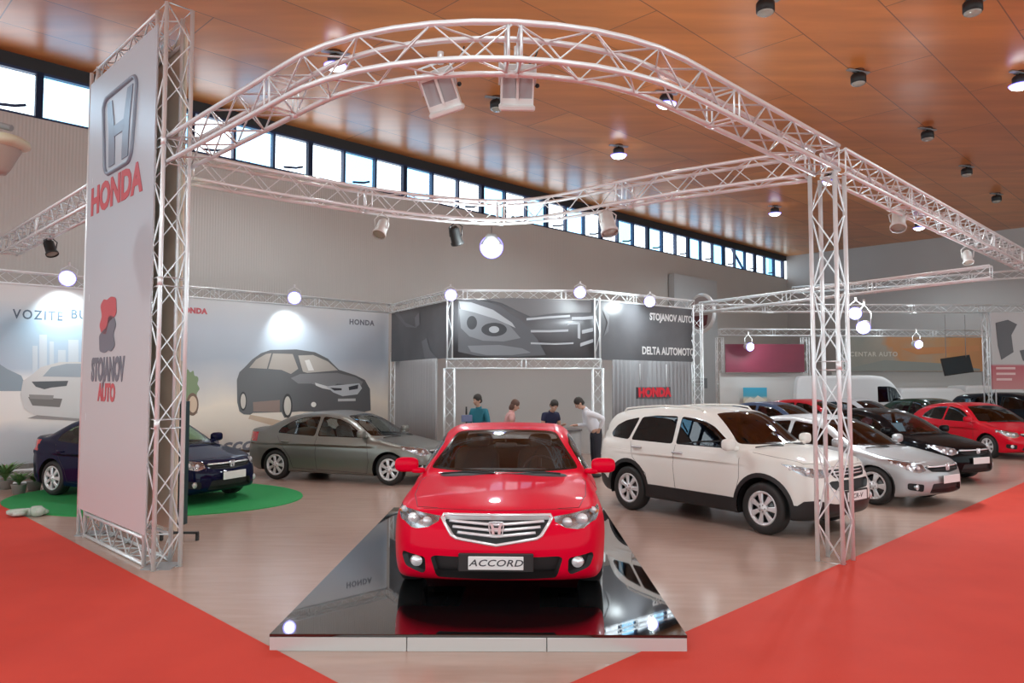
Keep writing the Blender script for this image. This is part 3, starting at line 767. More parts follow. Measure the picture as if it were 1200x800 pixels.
def spec_civic(mt, h=.034):
    S = dict(mt=mt, h=h, wb=2.70, wheel_r=.312, rim_r=.215, arch_r=.36, arch_y=.85, track=1.51, height=1.46, belt=.90,
        top=[(2.5, .58), (2.14, .70), (1.95, .77), (1.6, .84), (1.3, .90), (1.1, .94), (.3, .95), (-1.3, 1.0), (-1.7, 1.06), (-2.05, 1.08), (-2.25, 1.06)],
        bot=[(2.2, .24), (1.8, .17), (1.0, .17), (-1.0, .18), (-1.8, .2), (-2.3, .32)],
        plan=[(2.2, .83), (1.7, .865), (1.2, .88), (0, .875), (-1.2, .875), (-1.8, .855), (-2.3, .80)],
        sect=[(.1, .94), (.2, .97), (.32, .99), (.5, 1.0), (.68, .99), (.78, .965), (.9, .93), (1.1, .86)],
        nose=[(.1, 2.10), (.2, 2.16), (.3, 2.19), (.48, 2.19), (.6, 2.165), (.72, 2.10), (.85, 2.0)],
        nose_r=[(0, 0), (.3, .03), (.5, .08), (.65, .17), (.76, .31), (.84, .52), (.92, .85)],
        tail=[(.1, -2.2), (.3, -2.30), (.6, -2.33), (.9, -2.28), (1.1, -2.24)], tail_r=[(0, 0), (.4, .03), (.62, .11), (.75, .24), (.86, .5)],
        roof=[(1.5, .74), (1.22, .90), (.5, 1.29), (.2, 1.39), (-.25, 1.445), (-.7, 1.43), (-1.1, 1.35), (-1.65, 1.10), (-1.85, 1.0), (-2.0, .6)],
        gplan=[(1.2, .78), (.7, .83), (0, .85), (-.9, .84), (-1.7, .77)], crown=.055, roof_crown=.07, wind_k=.26, tumble=.43,
        k_side=.1, flare=.012, mirror=(.78, .81, .97), mirror_in=(.4, 1.2), handles=[(-.22, .78), (-1.1, .81)], handle_y=.855,
        seat_x=-.05, seat_z=.32, dash_x=.85, dash_z=.93, spokes=(7, .05, .075), fin='civic')
    G = lambda x, y, z: z > .87
    ws = [(0, .945), (.55, .955), (.72, .965), (.69, 1.04), (.60, 1.22), (.53, 1.34), (.4, 1.36), (0, 1.375)]; ws += [(-a, b) for a, b in ws[::-1] if a > 0]
    rw = [(0, 1.12), (.5, 1.11), (.60, 1.12), (.50, 1.33), (0, 1.35)]; rw += [(-a, b) for a, b in rw[::-1] if a > 0]
    rg = window_pair('windscreen', ws, 'front', lambda x, y, z: z > .88 and -.3 < x < 1.2-.15*y*y, lambda a, b, c: a > .2, mt, .02, mirror=False)
    rg += window_pair('rear_window', rw, 'rear', lambda x, y, z: z > .9 and x < -.9, lambda a, b, c: a < -.15, mt, .02, mirror=False)
    rg += window_pair('front_window', [(.78, .925), (.58, 1.06), (.35, 1.20), (.12, 1.285), (-.28, 1.335), (-.33, .935)], 'side', G, SIDE_N, mt, .016, True)
    rg += window_pair('rear_door_window', [(-.40, .935), (-.36, 1.335), (-.75, 1.31), (-1.02, 1.235), (-1.30, 1.09), (-1.36, .98)], 'side', G, SIDE_N, mt, .016, True)
    nose = lambda x, y, z: x > 1.2
    rg.append(dict(name='grille', proj='front', poly=[(0, .685), (.42, .70), (.50, .67), (.40, .60), (0, .575), (-.40, .60), (-.50, .67), (-.42, .70)], mirror=False, cond=nose, ncond=ANY, mat=mt['dark'], off=-.04, skirt=.04, skirt_mat=mt['black']))
    rg.append(dict(name='lower_intake', proj='front', poly=rounded([(0, .42), (.42, .41), (.48, .26), (0, .25), (-.48, .26), (-.42, .41)], .03), mirror=False, cond=nose, ncond=ANY, mat=mt['dark'], off=-.05, skirt=.05, skirt_mat=mt['black']))
    rg.append(dict(name='fog_lamp_recess', proj='front', poly=rounded([(.57, .40), (.74, .42), (.74, .31), (.58, .28)], .03), cond=nose, ncond=ANY, mat=mt['dark'], off=-.04, skirt=.04, skirt_mat=mt['black'], each=True))
    rg.append(dict(name='headlight', proj='front', poly=[(.50, .715), (.50, .62), (.62, .58), (.76, .62), (.85, .68), (.89, .76), (.89, .80), (.76, .775), (.62, .735)], cond=lambda x, y, z: x > 1.4, clip=('side', [(2.4, .4), (2.0, .58), (1.88, .62), (1.58, .77), (1.62, .82), (2.4, .9)]), ncond=ANY, mat=mt['lens'], each=True,
        house=[(0, .58, .655, .04), (.0, .68, .665, .045), (0, .79, .725, .03)]))
    rg.append(dict(name='tail_light', proj='rear', poly=[(.45, 1.0), (.46, .86), (.9, .78), (.9, .98)], cond=lambda x, y, z: x < -1.85, ncond=ANY, mat=mt['redlens'], each=True))
    S['regions'] = wheel_cuts(S)+rg
    return S
def finish_civic(S, root, txt='', pz=.475):
    mt = S['mt']
    def nx(y, z, off): return on_surface(S, 'front', [(y, z)], 1, 0)[0].x+off
    gr = [o for o in kids(root) if o.name.split('.')[0] == 'grille'][0]
    b = MB(); b.tube([Vector((nx(y, .675, -.005), y, .675)) for y in np.linspace(-.44, .44, 13)], .017, 7); b.build('grille_bar', mt['chrome'], gr)
    b = MB(); b.tube([Vector((nx(y, .625, -.02), y, .625)) for y in np.linspace(-.38, .38, 11)], .010, 6); b.build('grille_bar', mt['black'], gr)
    emblem_h(front_M(S, 0, .65, .02), .10, mt['chrome'], root)
    plate(S, root, pz, txt, mt, w=.5, h=.13, size=.08)
    for s in (1, -1):
        x = nx(s*.65, .355, -.015); Mf = frame_M((x, s*.65, .355), (0, 1, 0), (0, 0, 1), (.97, .24*s, 0))
        b = MB(); b.lathe([(.05, -.03), (.05, .012)], 18, Mf, 1); b.lathe([(.05, .010), (.03, .02), (.0001, .024)], 18, Mf, 0); b.build('fog_lamp', [mt['lamp'], mt['chrome_dull']], root)
    lines_on(S, 'panel_gap', 'side', [[(-.34, .925), (-.36, .6), (-.32, .25), (.86, .22), (.90, .45), (.84, .86)], [(-.38, .25), (-.9, .27), (-.98, .5), (-1.2, .74), (-1.34, .92)]], .0035, mt['dark'], root)
    lines_on(S, 'bonnet_gap', 'top', [[(1.95, .5), (1.85, .66), (1.5, .73), (1.15, .75)]], .003, mt['dark'], root)
    wipers(S, root, 1.17, mt)

def spec_hatch(mt, h=.05):
    """short-tailed, high-backed variant"""
    S = spec_civic(mt, h)
    S['roof'] = [(1.55, .74), (1.28, .90), (.55, 1.28), (.2, 1.40), (-.2, 1.45), (-.8, 1.43), (-1.3, 1.35), (-1.7, 1.2), (-1.86, .95), (-1.92, .6)]
    S['top'] = [(2.5, .58), (2.14, .70), (1.95, .77), (1.6, .86), (1.3, .92), (1.1, .96), (.3, .97), (-1.3, 1.0), (-1.9, 1.02), (-2.2, 1.0)]
    S['tail'] = [(.1, -2.0), (.3, -2.08), (.6, -2.1), (.9, -2.05), (1.1, -2.0)]
    for r in S['regions']:
        if r['name'].startswith('rear_window'): r['poly'] = [(p[0], p[1]+.0) for p in r['poly']]
    return S

def spec_van(mt, h=.06, high=2.25, belt=1.2):
    L = 2.5
    S = dict(mt=mt, h=h, wb=3.0, wheel_r=.34, rim_r=.2, arch_r=.40, arch_y=.96, track=1.74, height=high+.02, belt=belt,
        top=[(3.0, .7), (2.55, .98), (2.3, 1.1), (2.0, 1.2), (1.7, 1.25), (-2.3, 1.25), (-2.5, 1.2)], bot=[(2.6, .3), (1, .24), (-1, .24), (-2.6, .34)],
        plan=[(2.6, .90), (2, .96), (0, .98), (-2, .98), (-2.6, .95)], sect=[(.2, .96), (.4, .99), (.7, 1.), (1.0, .985), (1.3, .96)],
        nose=[(.2, 2.45), (.4, 2.5), (.8, 2.47), (1.0, 2.38), (1.2, 2.2)], nose_r=[(0, 0), (.4, .03), (.7, .14), (.85, .3), (.95, .55)],
        tail=[(.2, -2.45), (.5, -2.5), (1.3, -2.48)], tail_r=[(0, 0), (.6, .01), (.85, .05), (.95, .2)],
        roof=[(2.3, .95), (1.95, 1.25), (1.45, high-.28), (1.1, high-.04), (.6, high), (-2.2, high-.02), (-2.42, high-.12), (-2.46, .9)],
        gplan=[(2.2, .86), (1.6, .92), (0, .95), (-2.4, .94)], crown=.05, roof_crown=.05, wind_k=.12, tumble=.09, k_side=.1, k_green=.16, flare=.01,
        mirror=(1.5, .95, 1.3), handles=[], handle_y=1., seat_x=.9, seat_z=.7, dash_x=1.6, dash_z=1.2, interior=False, fin='van', spokes=(6, .05, .07))
    G = lambda x, y, z: z > belt-.1
    ws = [(0, 1.3), (.6, 1.3), (.78, 1.33), (.72, high-.36), (0, high-.34)]; ws += [(-a, b) for a, b in ws[::-1] if a > 0]
    rg = window_pair('windscreen', ws, 'front', lambda x, y, z: z > 1.15 and .9 < x < 2.1, lambda a, b, c: a > .2, mt, .03, mirror=False)
    t = min(high-.42, 1.85)
    rg += window_pair('front_window', [(1.72, 1.26), (1.42, t-.08), (1.2, t), (.72, t), (.70, 1.22)], 'side', G, SIDE_N, mt, .03, True)
    rg.append(dict(name='headlight', proj='front', poly=[(.56, .92), (.60, .76), (.88, .80), (.95, 1.05), (.8, 1.03)], cond=lambda x, y, z: x > 1.9, ncond=ANY, mat=mt['lamp'], each=True))
    rg.append(dict(name='bumper', proj='side', poly=[(2.1, .1), (2.1, .55), (2.8, .58), (2.8, .1)], cond=ANY, ncond=ANY, mat=mt['black'], off=.004))
    rg.append(dict(name='grille', proj='front', poly=rounded([(-.45, .88), (.45, .88), (.4, .68), (-.4, .68)], .04), mirror=False, cond=lambda x, y, z: x > 1.9, ncond=ANY, mat=mt['dark'], off=-.03, skirt=.03))
    S['regions'] = wheel_cuts(S)+rg
    return S
# ------------------------------------------------------------------ camera
FPX = 870.; EYE = 2.1; PITCH = math.atan(45/FPX)
cam = bpy.data.cameras.new('camera'); cam.sensor_width = 36; cam.lens = 36*FPX/1200; cam.clip_end = 300
camo = bpy.data.objects.new('camera', cam); COL.objects.link(camo); camo.location = (0, 0, EYE); camo.rotation_euler = (PI/2+PITCH, 0, 0); SC.camera = camo
def ray(px, py):
    d = Vector(((px-600)/FPX, 1, (400-py)/FPX)); c, s = math.cos(PITCH), math.sin(PITCH)
    return Vector((d.x, d.y*c-d.z*s, d.y*s+d.z*c))
def at(px, py, z=0.):
    """point of the plane of height z behind a point of the photograph"""
    d = ray(px, py); t = (z-EYE)/d.z; return Vector((d.x*t, d.y*t, z))
def atY(px, py, Y): d = ray(px, py); t = Y/d.y; return Vector((d.x*t, Y, EYE+d.z*t))
def hit(px, py, p0, n): d = ray(px, py); o = Vector((0, 0, EYE)); t = (Vector(p0)-o).dot(Vector(n))/d.dot(Vector(n)); return o+d*t
Q2 = math.sqrt(.5)
U = Vector((Q2, Q2, 0)); V = Vector((-Q2, Q2, 0))          # the hall's two horizontal directions

# ------------------------------------------------------------------ materials of the place
def nodes(name):
    m = bpy.data.materials.new(name); m.use_nodes = True; MATS[name] = m
    return m, m.node_tree.nodes, m.node_tree.links, m.node_tree.nodes['Principled BSDF']
def mk_floor():
    m, N, Lk, b = nodes('hall_floor')
    tc = N.new('ShaderNodeTexCoord'); mp = N.new('ShaderNodeMapping'); mp.inputs['Rotation'].default_value = (0, 0, R(45)); mp.inputs['Scale'].default_value = (.5, 3, 1)
    n = N.new('ShaderNodeTexNoise'); n.inputs['Scale'].default_value = 3; n.inputs['Detail'].default_value = 6
    Lk.new(tc.outputs['Object'], mp.inputs[0]); Lk.new(mp.outputs[0], n.inputs['Vector'])
    n2 = N.new('ShaderNodeTexNoise'); n2.inputs['Scale'].default_value = .35; Lk.new(tc.outputs['Object'], n2.inputs['Vector'])
    cr = N.new('ShaderNodeValToRGB'); cr.color_ramp.elements[0].color = (.43, .30, .245, 1); cr.color_ramp.elements[1].color = (.54, .40, .335, 1); cr.color_ramp.elements[0].position = .3; cr.color_ramp.elements[1].position = .7
    mx = N.new('ShaderNodeMath'); mx.operation = 'ADD'; ml = N.new('ShaderNodeMath'); ml.operation = 'MULTIPLY'; ml.inputs[1].default_value = .5
    Lk.new(n.outputs['Fac'], mx.inputs[0]); Lk.new(n2.outputs['Fac'], mx.inputs[1]); Lk.new(mx.outputs[0], ml.inputs[0]); Lk.new(ml.outputs[0], cr.inputs[0]); Lk.new(cr.outputs[0], b.inputs['Base Color'])
    b.inputs['Roughness'].default_value = .2; b.inputs['Specular IOR Level'].default_value = .5
    bp = N.new('ShaderNodeBump'); bp.inputs['Strength'].default_value = .06; bp.inputs['Distance'].default_value = .01; Lk.new(n.outputs['Fac'], bp.inputs['Height']); Lk.new(bp.outputs[0], b.inputs['Normal'])
    return m
def mk_ceiling():
    m, N, Lk, b = nodes('ceiling_wood')
    tc = N.new('ShaderNodeTexCoord'); mp = N.new('ShaderNodeMapping'); mp.inputs['Rotation'].default_value = (0, 0, R(-45))
    Lk.new(tc.outputs['Object'], mp.inputs[0])
    br = N.new('ShaderNodeTexBrick'); br.inputs['Color1'].default_value = (.58, .19, .05, 1); br.inputs['Color2'].default_value = (.72, .28, .08, 1); br.inputs['Mortar'].default_value = (.22, .09, .04, 1)
    br.inputs['Scale'].default_value = 1; br.inputs['Mortar Size'].default_value = .012; br.inputs['Brick Width'].default_value = 6.; br.inputs['Row Height'].default_value = 1.6; br.offset = .5
    Lk.new(mp.outputs[0], br.inputs['Vector'])
    m2 = N.new('ShaderNodeMapping'); m2.inputs['Rotation'].default_value = (0, 0, R(-45)); m2.inputs['Scale'].default_value = (.25, 1.6, 1); Lk.new(tc.outputs['Object'], m2.inputs[0])
    n = N.new('ShaderNodeTexNoise'); n.inputs['Scale'].default_value = 1.2; n.inputs['Detail'].default_value = 5; Lk.new(m2.outputs[0], n.inputs['Vector'])
    mx = N.new('ShaderNodeMix'); mx.data_type = 'RGBA'; mx.blend_type = 'MULTIPLY'; mx.inputs[0].default_value = .55
    cr = N.new('ShaderNodeValToRGB'); cr.color_ramp.elements[0].color = (.6, .55, .5, 1); cr.color_ramp.elements[1].color = (1.15, 1.1, 1.05, 1); cr.color_ramp.elements[0].position = .3; cr.color_ramp.elements[1].position = .7
    Lk.new(n.outputs['Fac'], cr.inputs[0]); Lk.new(br.outputs['Color'], mx.inputs[6]); Lk.new(cr.outputs[0], mx.inputs[7]); Lk.new(mx.outputs[2], b.inputs['Base Color'])
    b.inputs['Roughness'].default_value = .3; b.inputs['Specular IOR Level'].default_value = .6
    return m
def mk_ribbed(name, col, scale=9., amt=.35, axis=(0, 0, R(-45))):
    """upright trapezoidal cladding"""
    m, N, Lk, b = nodes(name)
    tc = N.new('ShaderNodeTexCoord'); mp = N.new('ShaderNodeMapping'); mp.inputs['Rotation'].default_value = axis
    Lk.new(tc.outputs['Object'], mp.inputs[0])
    w = N.new('ShaderNodeTexWave'); w.inputs['Scale'].default_value = scale; w.wave_profile = 'SIN'; w.bands_direction = 'X'; Lk.new(mp.outputs[0], w.inputs['Vector'])
    bp = N.new('ShaderNodeBump'); bp.inputs['Strength'].default_value = amt; bp.inputs['Distance'].default_value = .02; Lk.new(w.outputs['Fac'], bp.inputs['Height']); Lk.new(bp.outputs[0], b.inputs['Normal'])
    n = N.new('ShaderNodeTexNoise'); n.inputs['Scale'].default_value = .4; Lk.new(tc.outputs['Object'], n.inputs['Vector'])
    cr = N.new('ShaderNodeValToRGB'); cr.color_ramp.elements[0].color = (*[c*.92 for c in col], 1); cr.color_ramp.elements[1].color = (*[min(1, c*1.08) for c in col], 1)
    Lk.new(n.outputs['Fac'], cr.inputs[0]); Lk.new(cr.outputs[0], b.inputs['Base Color']); b.inputs['Roughness'].default_value = .45
    return m
def mk_grad(name, p0, p1, stops, rough=.35, noise=0.):
    """printed sheet: colours run from world point p0 to p1 (the print's own picture)"""
    m, N, Lk, b = nodes(name)
    g = N.new('ShaderNodeTexCoord'); p0 = Vector(p0); d = Vector(p1)-p0; L2 = d.length_squared
    sb = N.new('ShaderNodeVectorMath'); sb.operation = 'SUBTRACT'; sb.inputs[1].default_value = p0
    dt = N.new('ShaderNodeVectorMath'); dt.operation = 'DOT_PRODUCT'; dt.inputs[1].default_value = d/L2
    Lk.new(g.outputs['Object'], sb.inputs[0]); Lk.new(sb.outputs[0], dt.inputs[0])
    src = dt.outputs['Value']
    if noise:
        n = N.new('ShaderNodeTexNoise'); n.inputs['Scale'].default_value = .9; n.inputs['Detail'].default_value = 3; Lk.new(g.outputs['Object'], n.inputs['Vector'])
        ma = N.new('ShaderNodeMath'); ma.operation = 'MULTIPLY_ADD'; ma.inputs[1].default_value = noise; ma.inputs[2].default_value = -noise*.5
        ad = N.new('ShaderNodeMath'); Lk.new(n.outputs['Fac'], ma.inputs[0]); Lk.new(ma.outputs[0], ad.inputs[0]); Lk.new(src, ad.inputs[1]); src = ad.outputs[0]
    cr = N.new('ShaderNodeValToRGB'); e = cr.color_ramp.elements
    e[0].position, e[0].color = stops[0][0], (*stops[0][1], 1); e[1].position, e[1].color = stops[-1][0], (*stops[-1][1], 1)
    for q, c in stops[1:-1]: x = e.new(q); x.color = (*c, 1)
    Lk.new(src, cr.inputs[0]); Lk.new(cr.outputs[0], b.inputs['Base Color']); b.inputs['Roughness'].default_value = rough
    return m
M_alu = mat('aluminium', (.84, .89, .91), .3, .35)
M_white = mat('white_paint', (.72, .72, .70), .5)
M_black = mat('matt_black', (.012, .012, .012), .5)
M_grey = mat('grey_plastic', (.30, .31, .32), .5)
M_dark = mat('dark_frame', (.012, .03, .09), .5)
def mk_lamp(name, col, es, rim=(.12, .08, 1.), rs=2.2):
    """lit lamp face: white-hot middle, the violet halo of its glow painted into the lens edge (object space, face radius 1)"""
    m, N, Lk, b = nodes(name)
    tc = N.new('ShaderNodeTexCoord'); ln = N.new('ShaderNodeVectorMath'); ln.operation = 'LENGTH'; Lk.new(tc.outputs['Object'], ln.inputs[0])
    cr = N.new('ShaderNodeValToRGB'); e = cr.color_ramp.elements
    e[0].position, e[0].color = .5, (*[c*es for c in col], 1); e[1].position, e[1].color = 1., (*[c*rs for c in rim], 1)
    x = e.new(.72); x.color = (*[c*es*.35 for c in (.7, .72, 1.)], 1)
    Lk.new(ln.outputs['Value'], cr.inputs[0])
    em = N.new('ShaderNodeEmission'); Lk.new(cr.outputs[0], em.inputs[0]); Lk.new(em.outputs[0], N['Material Output'].inputs[0])
    return m
M_lamp = mk_lamp('lamp_face_lit', (1, 1, 1.), 14.)
M_lampoff = mat('lamp_face_off', (.35, .33, .28), .15, coat=1.)

# ------------------------------------------------------------------ hall shell
CW = 27.            # window wall: y - x = CW ;  far wall: x + y = CE
CE = 59.
CZ = 9.3
corner = Vector(((CE-CW)/2, (CE+CW)/2, 0))
def wpt(s, z, off=0.): p = corner-U*s+Vector((Q2, -Q2, 0))*off; return Vector((p.x, p.y, z))      # s metres left of the corner along the window wall
def rpt(s, z, off=0.): p = corner+Vector((Q2, -Q2, 0))*s-U*off; return Vector((p.x, p.y, z))
def slab(name, mt_, pts, th, kind='structure'):
    b = MB(); b.prism(pts, th); o = b.build(name, mt_); o['kind'] = kind; return o
LW = 56.; RW = 44.
fl = [wpt(LW, 0), wpt(0, 0), rpt(RW, 0), wpt(LW, 0)+(rpt(RW, 0)-corner)]
slab('floor', mk_floor(), fl, (0, 0, -.1))
slab('ceiling', mk_ceiling(), [p+Vector((0, 0, CZ)) for p in fl], (0, 0, .2))
W0, W1 = 7.95, 9.02      # clerestory sill and head
M_clad = mk_ribbed('wall_cladding', (.52, .50, .48), 4.4, .25)
M_far = mk_ribbed('far_wall_cladding', (.50, .50, .50), 3., .1, (0, 0, R(45)))
wn = Vector((-Q2, Q2, 0))
slab('wall_left', M_clad, [wpt(LW, 0), wpt(0, 0), wpt(0, W0), wpt(LW, W0)], wn*.25)
slab('wall_left_lintel', mat('lintel_black', (.02, .022, .025), .6), [wpt(LW, W1), wpt(0, W1), wpt(0, CZ), wpt(LW, CZ)], wn*.25)
slab('wall_right', M_far, [rpt(0, 0), rpt(RW, 0), rpt(RW, CZ), rpt(0, CZ)], U*.25)
# clerestory: units of three panes, each with its frame, set in the band between sill and head
gl = [glass('pane_clear', (.93, .97, 1.), .05), glass('pane_blue', (.55, .80, .95), .06), glass('pane_pale', (.62, .85, 1.), .06)]
PW = 1.13; s = .35; n = 0; rnd = random.Random(3)
pat = [0, 0, 2, 0, 1, 0, 0, 2, 0, 1, 0, 2]
while s < 50:
    n += 1; e = empty('window_%d' % n, wpt(s+1.5*PW, W0)); e['kind'] = 'structure'
    inv = Matrix.Translation(-e.location); d = -U
    def bx(b, s0, s1, z0, z1, y0, y1):
        a = [wpt(s0, z0, y0), wpt(s1, z0, y0), wpt(s1, z1, y0), wpt(s0, z1, y0)]
        b.prism([inv @ p for p in a], -Vector((Q2, -Q2, 0))*(y0-y1))
    b = MB(); L = 3*PW
    for k in range(4):
        w = .07 if k in (0, 3) else .035
        bx(b, s+k*PW-w, s+k*PW+w, W0, W1, .0, -.16)
    bx(b, s, s+L, W0, W0+.05, .0, -.16); bx(b, s, s+L, W1-.06, W1, .0, -.16)
    b.build('window_frame', M_dark, e)
    for k in range(3):
        b = MB(); bx(b, s+k*PW+.04, s+(k+1)*PW-.04, W0+.05, W1-.06, -.10, -.104); b.build('pane', gl[pat[(n*3+k) % 12]], e)
        if (n+k) % 2 == 0:      # opening stay
            b = MB(); c = inv @ wpt(s+(k+.5)*PW, W0+.14, .02); b.tube([c-U*.28+Vector((0, 0, -.02)), c+U*.1+Vector((0, 0, .03)), c+U*.3+Vector((0, 0, .1))], .035, 6); b.build('window_stay', M_dark, e)
    s += L
# overcast sky outside the clerestory
b = MB(); b.add([wpt(60, 5, -3), wpt(-4, 5, -3), wpt(-4, 14, -3), wpt(60, 14, -3)], [(0, 1, 2, 3)]); o = b.build('sky_outside', mat('overcast_sky', (0, 0, 0), 1, emit=(.88, .95, 1.), es=3.2)); o['kind'] = 'structure'
# bracing seen beyond the far panes
b = MB()
b.tube([wpt(3.9, W0-.1, -.5), wpt(5.6, W1+.2, -.5)], .07, 6); o = b.build('trim_1', M_dark); o['kind'] = 'structure'

# ------------------------------------------------------------------ carpet, mat, platform
M_carpet = mat('red_carpet', (.62, .046, .024), .85, var=(1.6, .5, (.53, .034, .019)), bump=(180, .3))
Lc = 4.05; Rc = 4.85                                # x + y = Lc and y - x = Rc bound the stand
cc = Vector(((Lc-Rc)/2, (Lc+Rc)/2, 0))
pL = cc+V*15.3; pR = cc+U*19; w = 9.
pts = [cc, pR, pR-V*w, cc-V*w-U*w, pL-U*w, pL]
b = MB(); b.prism([p+Vector((0, 0, .0)) for p in pts], (0, 0, .008)); o = b.build('red_carpet', M_carpet); tag(o, 'wide red carpet walkway turning a corner around the car stand', 'carpet')
b = MB(); c = Vector((-6.38, 13.45, 0)); b.prism([(c.x+2.68*math.cos(a)*.974+1.95*math.sin(a)*.225, c.y-2.68*math.cos(a)*.225+1.95*math.sin(a)*.974, 0) for a in np.linspace(0, 2*PI, 56)[:-1]], (0, 0, .012))
o = b.build('green_mat', mat('green_turf', (.012, .30, .075), .8, bump=(200, .3))); tag(o, 'rounded bright green mat lying under the dark blue car', 'mat')
# mirror-black display platform
x0, x1 = -1.86, 1.38; y0, y1 = 5.86, 11.6; h = .13
pf = empty('display_platform', ((x0+x1)/2, (y0+y1)/2, 0), R(-.5), 'low square-cornered platform with a mirror-black top under the red car', 'platform')
cx, cy = (x0+x1)/2, (y0+y1)/2
b = MB(); b.box((0, 0, h-.012), (x1-x0, y1-y0, .024), 0, None, .004); b.build('top', mat('mirror_black', (.006, .006, .007), .02, coat=1., spec=1.), pf)
L = x1-x0
for k, (a, c_) in enumerate(((0, .33), (.33, .665), (.665, 1.))):
    b = MB(); b.box((-L/2+L*(a+c_)/2, -(y1-y0)/2+.015, (h-.024)/2), (L*(c_-a)-.006, .03, h-.024), 0, None, .003); b.build('fascia', mat('fascia_alu', (.62, .61, .60), .35, .3), pf)
b = MB(); b.box((-L/2+.015, .02, (h-.024)/2), (.03, y1-y0-.06, h-.024)); b.build('side_fascia', MATS['fascia_alu'], pf)
b = MB(); b.box((L/2-.015, .02, (h-.024)/2), (.03, y1-y0-.06, h-.024)); b.build('side_fascia', MATS['fascia_alu'], pf)
b = MB(); b.box((0, .02, (h-.024)/2), (L-.08, y1-y0-.1, h-.026)); b.build('core', M_black, pf)

# ------------------------------------------------------------------ trusses
def truss(name, label, P, side, up, a=.29, r=.025, rb=.010, pitch=.30, cat='truss', group=None, lace=(0, 1, 2, 3), joints=2.4, m=None, root=None, couple=True):
    """four chords round a centre line; P points, side(i) and up(i) unit vectors"""
    P = [Vector(p) for p in P]
    # resample
    seg = [(P[i+1]-P[i]).length for i in range(len(P)-1)]; T = sum(seg); n = max(2, int(round(T/pitch/2))*2); st = T/n
    cum = [0]
    for q in seg: cum.append(cum[-1]+q)
    def pos(t):
        t = min(max(t, 0), T)
        for i in range(len(seg)):
            if t <= cum[i+1]+1e-9: return P[i].lerp(P[i+1], (t-cum[i])/seg[i])
        return P[-1]
    pt = [pos(k*st) for k in range(n+1)]
    def tang(k): return (pt[min(k+1, n)]-pt[max(k-1, 0)]).normalized()
    fr = []
    for k in range(n+1):
        t = tang(k); u = side.normalized() if side is not None else t.cross(Vector((0, 0, 1))).normalized()
        w = up.normalized() if up is not None else u.cross(t).normalized()
        fr.append((u, w))
    c0 = pt[0].copy(); c0.z = min(p.z for p in pt)-a/2 if abs((pt[-1]-pt[0]).z) < .5*T else 0.
    if root is None:
        root = empty(name, c0, 0, label, cat, group); org = c0
    else: org = Vector(root.location)
    m = m or M_alu
    cr = []
    for su, sw in ((-1, -1), (1, -1), (1, 1), (-1, 1)):
        line = [p+f[0]*su*a/2+f[1]*sw*a/2-org for p, f in zip(pt, fr)]; cr.append(line)
        straight = abs((line[-1]-line[0]).length-sum((line[i+1]-line[i]).length for i in range(n))) < .01
        b = MB(); b.tube([line[0], line[-1]] if straight else line, r, 8); b.build('chord', m, root)
    for q in range(4):
        if q not in lace: continue
        A, B = cr[q], cr[(q+1) % 4]
        z = [(A[k] if (k+q) % 2 == 0 else B[k]) for k in range(n+1)]
        b = MB(); b.tube(z, rb, 6); b.build('lacing', m, root)
    if couple:
        nj = max(1, int(round(T/joints)))
        for j in range(nj+1):
            k = min(n, int(round(j*n/nj)))
            b = MB()
            for dk in ((0,) if j in (0, nj) else (-.05, .05)):
                c = [cr[q][k]+tang(k)*dk for q in range(4)]
                b.tube(c, rb*1.25, 6, closed=True)
            if j not in (0, nj): b.tube([cr[0][k]-tang(k)*.05, cr[0][k]+tang(k)*.05], r*1.25, 8)
            b.build('coupler', m, root)
    return root
Z = Vector((0, 0, 1))
def smooth(P, it=2):
    for _ in range(it):
        q = [P[0]]
        for a_, b_ in zip(P, P[1:]): q += [(a_[0]*.75+b_[0]*.25, a_[1]*.75+b_[1]*.25), (a_[0]*.25+b_[0]*.75, a_[1]*.25+b_[1]*.75)]
        P = q+[P[-1]]
    return P
HZ = 4.72                # centre height of the stand's overhead truss
# rounded diamond seen in plan: near corner nC, far corner fC
def arc(c, d0, d1, Rr, z, n=14):
    """rounded corner at c between unit directions d0 (towards the start) and d1 (towards the end)"""
    m = (d0+d1).normalized(); cen = c+m*Rr*math.sqrt(2); a = c+d0*Rr; b_ = c+d1*Rr
    a0 = math.atan2(a.y-cen.y, a.x-cen.x); a1 = math.atan2(b_.y-cen.y, b_.x-cen.x)
    d = (a1-a0+PI) % (2*PI)-PI
    return [Vector((cen.x+Rr*math.cos(a0+d*k/n), cen.y+Rr*math.sin(a0+d*k/n), z)) for k in range(n+1)]
LS, RS = 4.60, 4.99      # centre lines x + y = LS, y - x = RS
nC = Vector(((LS-RS)/2, (LS+RS)/2, HZ))
tw = Vector((-3.86, LS+3.86, HZ)); colp = Vector((3.76, RS+3.76, HZ))
front = [tw]+arc(nC, V, U, 2.3, HZ, 18)+[colp]
truss('curved_overhead_truss', 'silver lattice truss arching in a wide curve over the red car', front, None, Z, r=.026)
fC = tw+U*5.7; fC = Vector((.02, 12.95, HZ))
d0 = (tw-fC); d0.z = 0; d0.normalize(); d1 = (colp-fC); d1.z = 0; d1.normalize()
back = [Vector((x, y, HZ)) for x, y in smooth([(-4.02, 9.12), (-3.4, 9.72), (-2.68, 10.32), (-1.99, 10.84), (-1.29, 11.22), (-.6, 11.48), (0, 11.52), (.52, 11.32), (1.0, 10.92), (1.5, 10.42), (2.24, 9.86), (3.0, 9.35), (3.62, 8.98)])]
truss('rear_overhead_truss', 'silver lattice truss spanning behind the red car from banner tower to column', back, None, Z, r=.024)
truss('long_side_truss', 'long straight silver truss running back along the carpet beyond the lattice column', [colp+U*.2, colp+U*14.5], None, Z, r=.025)
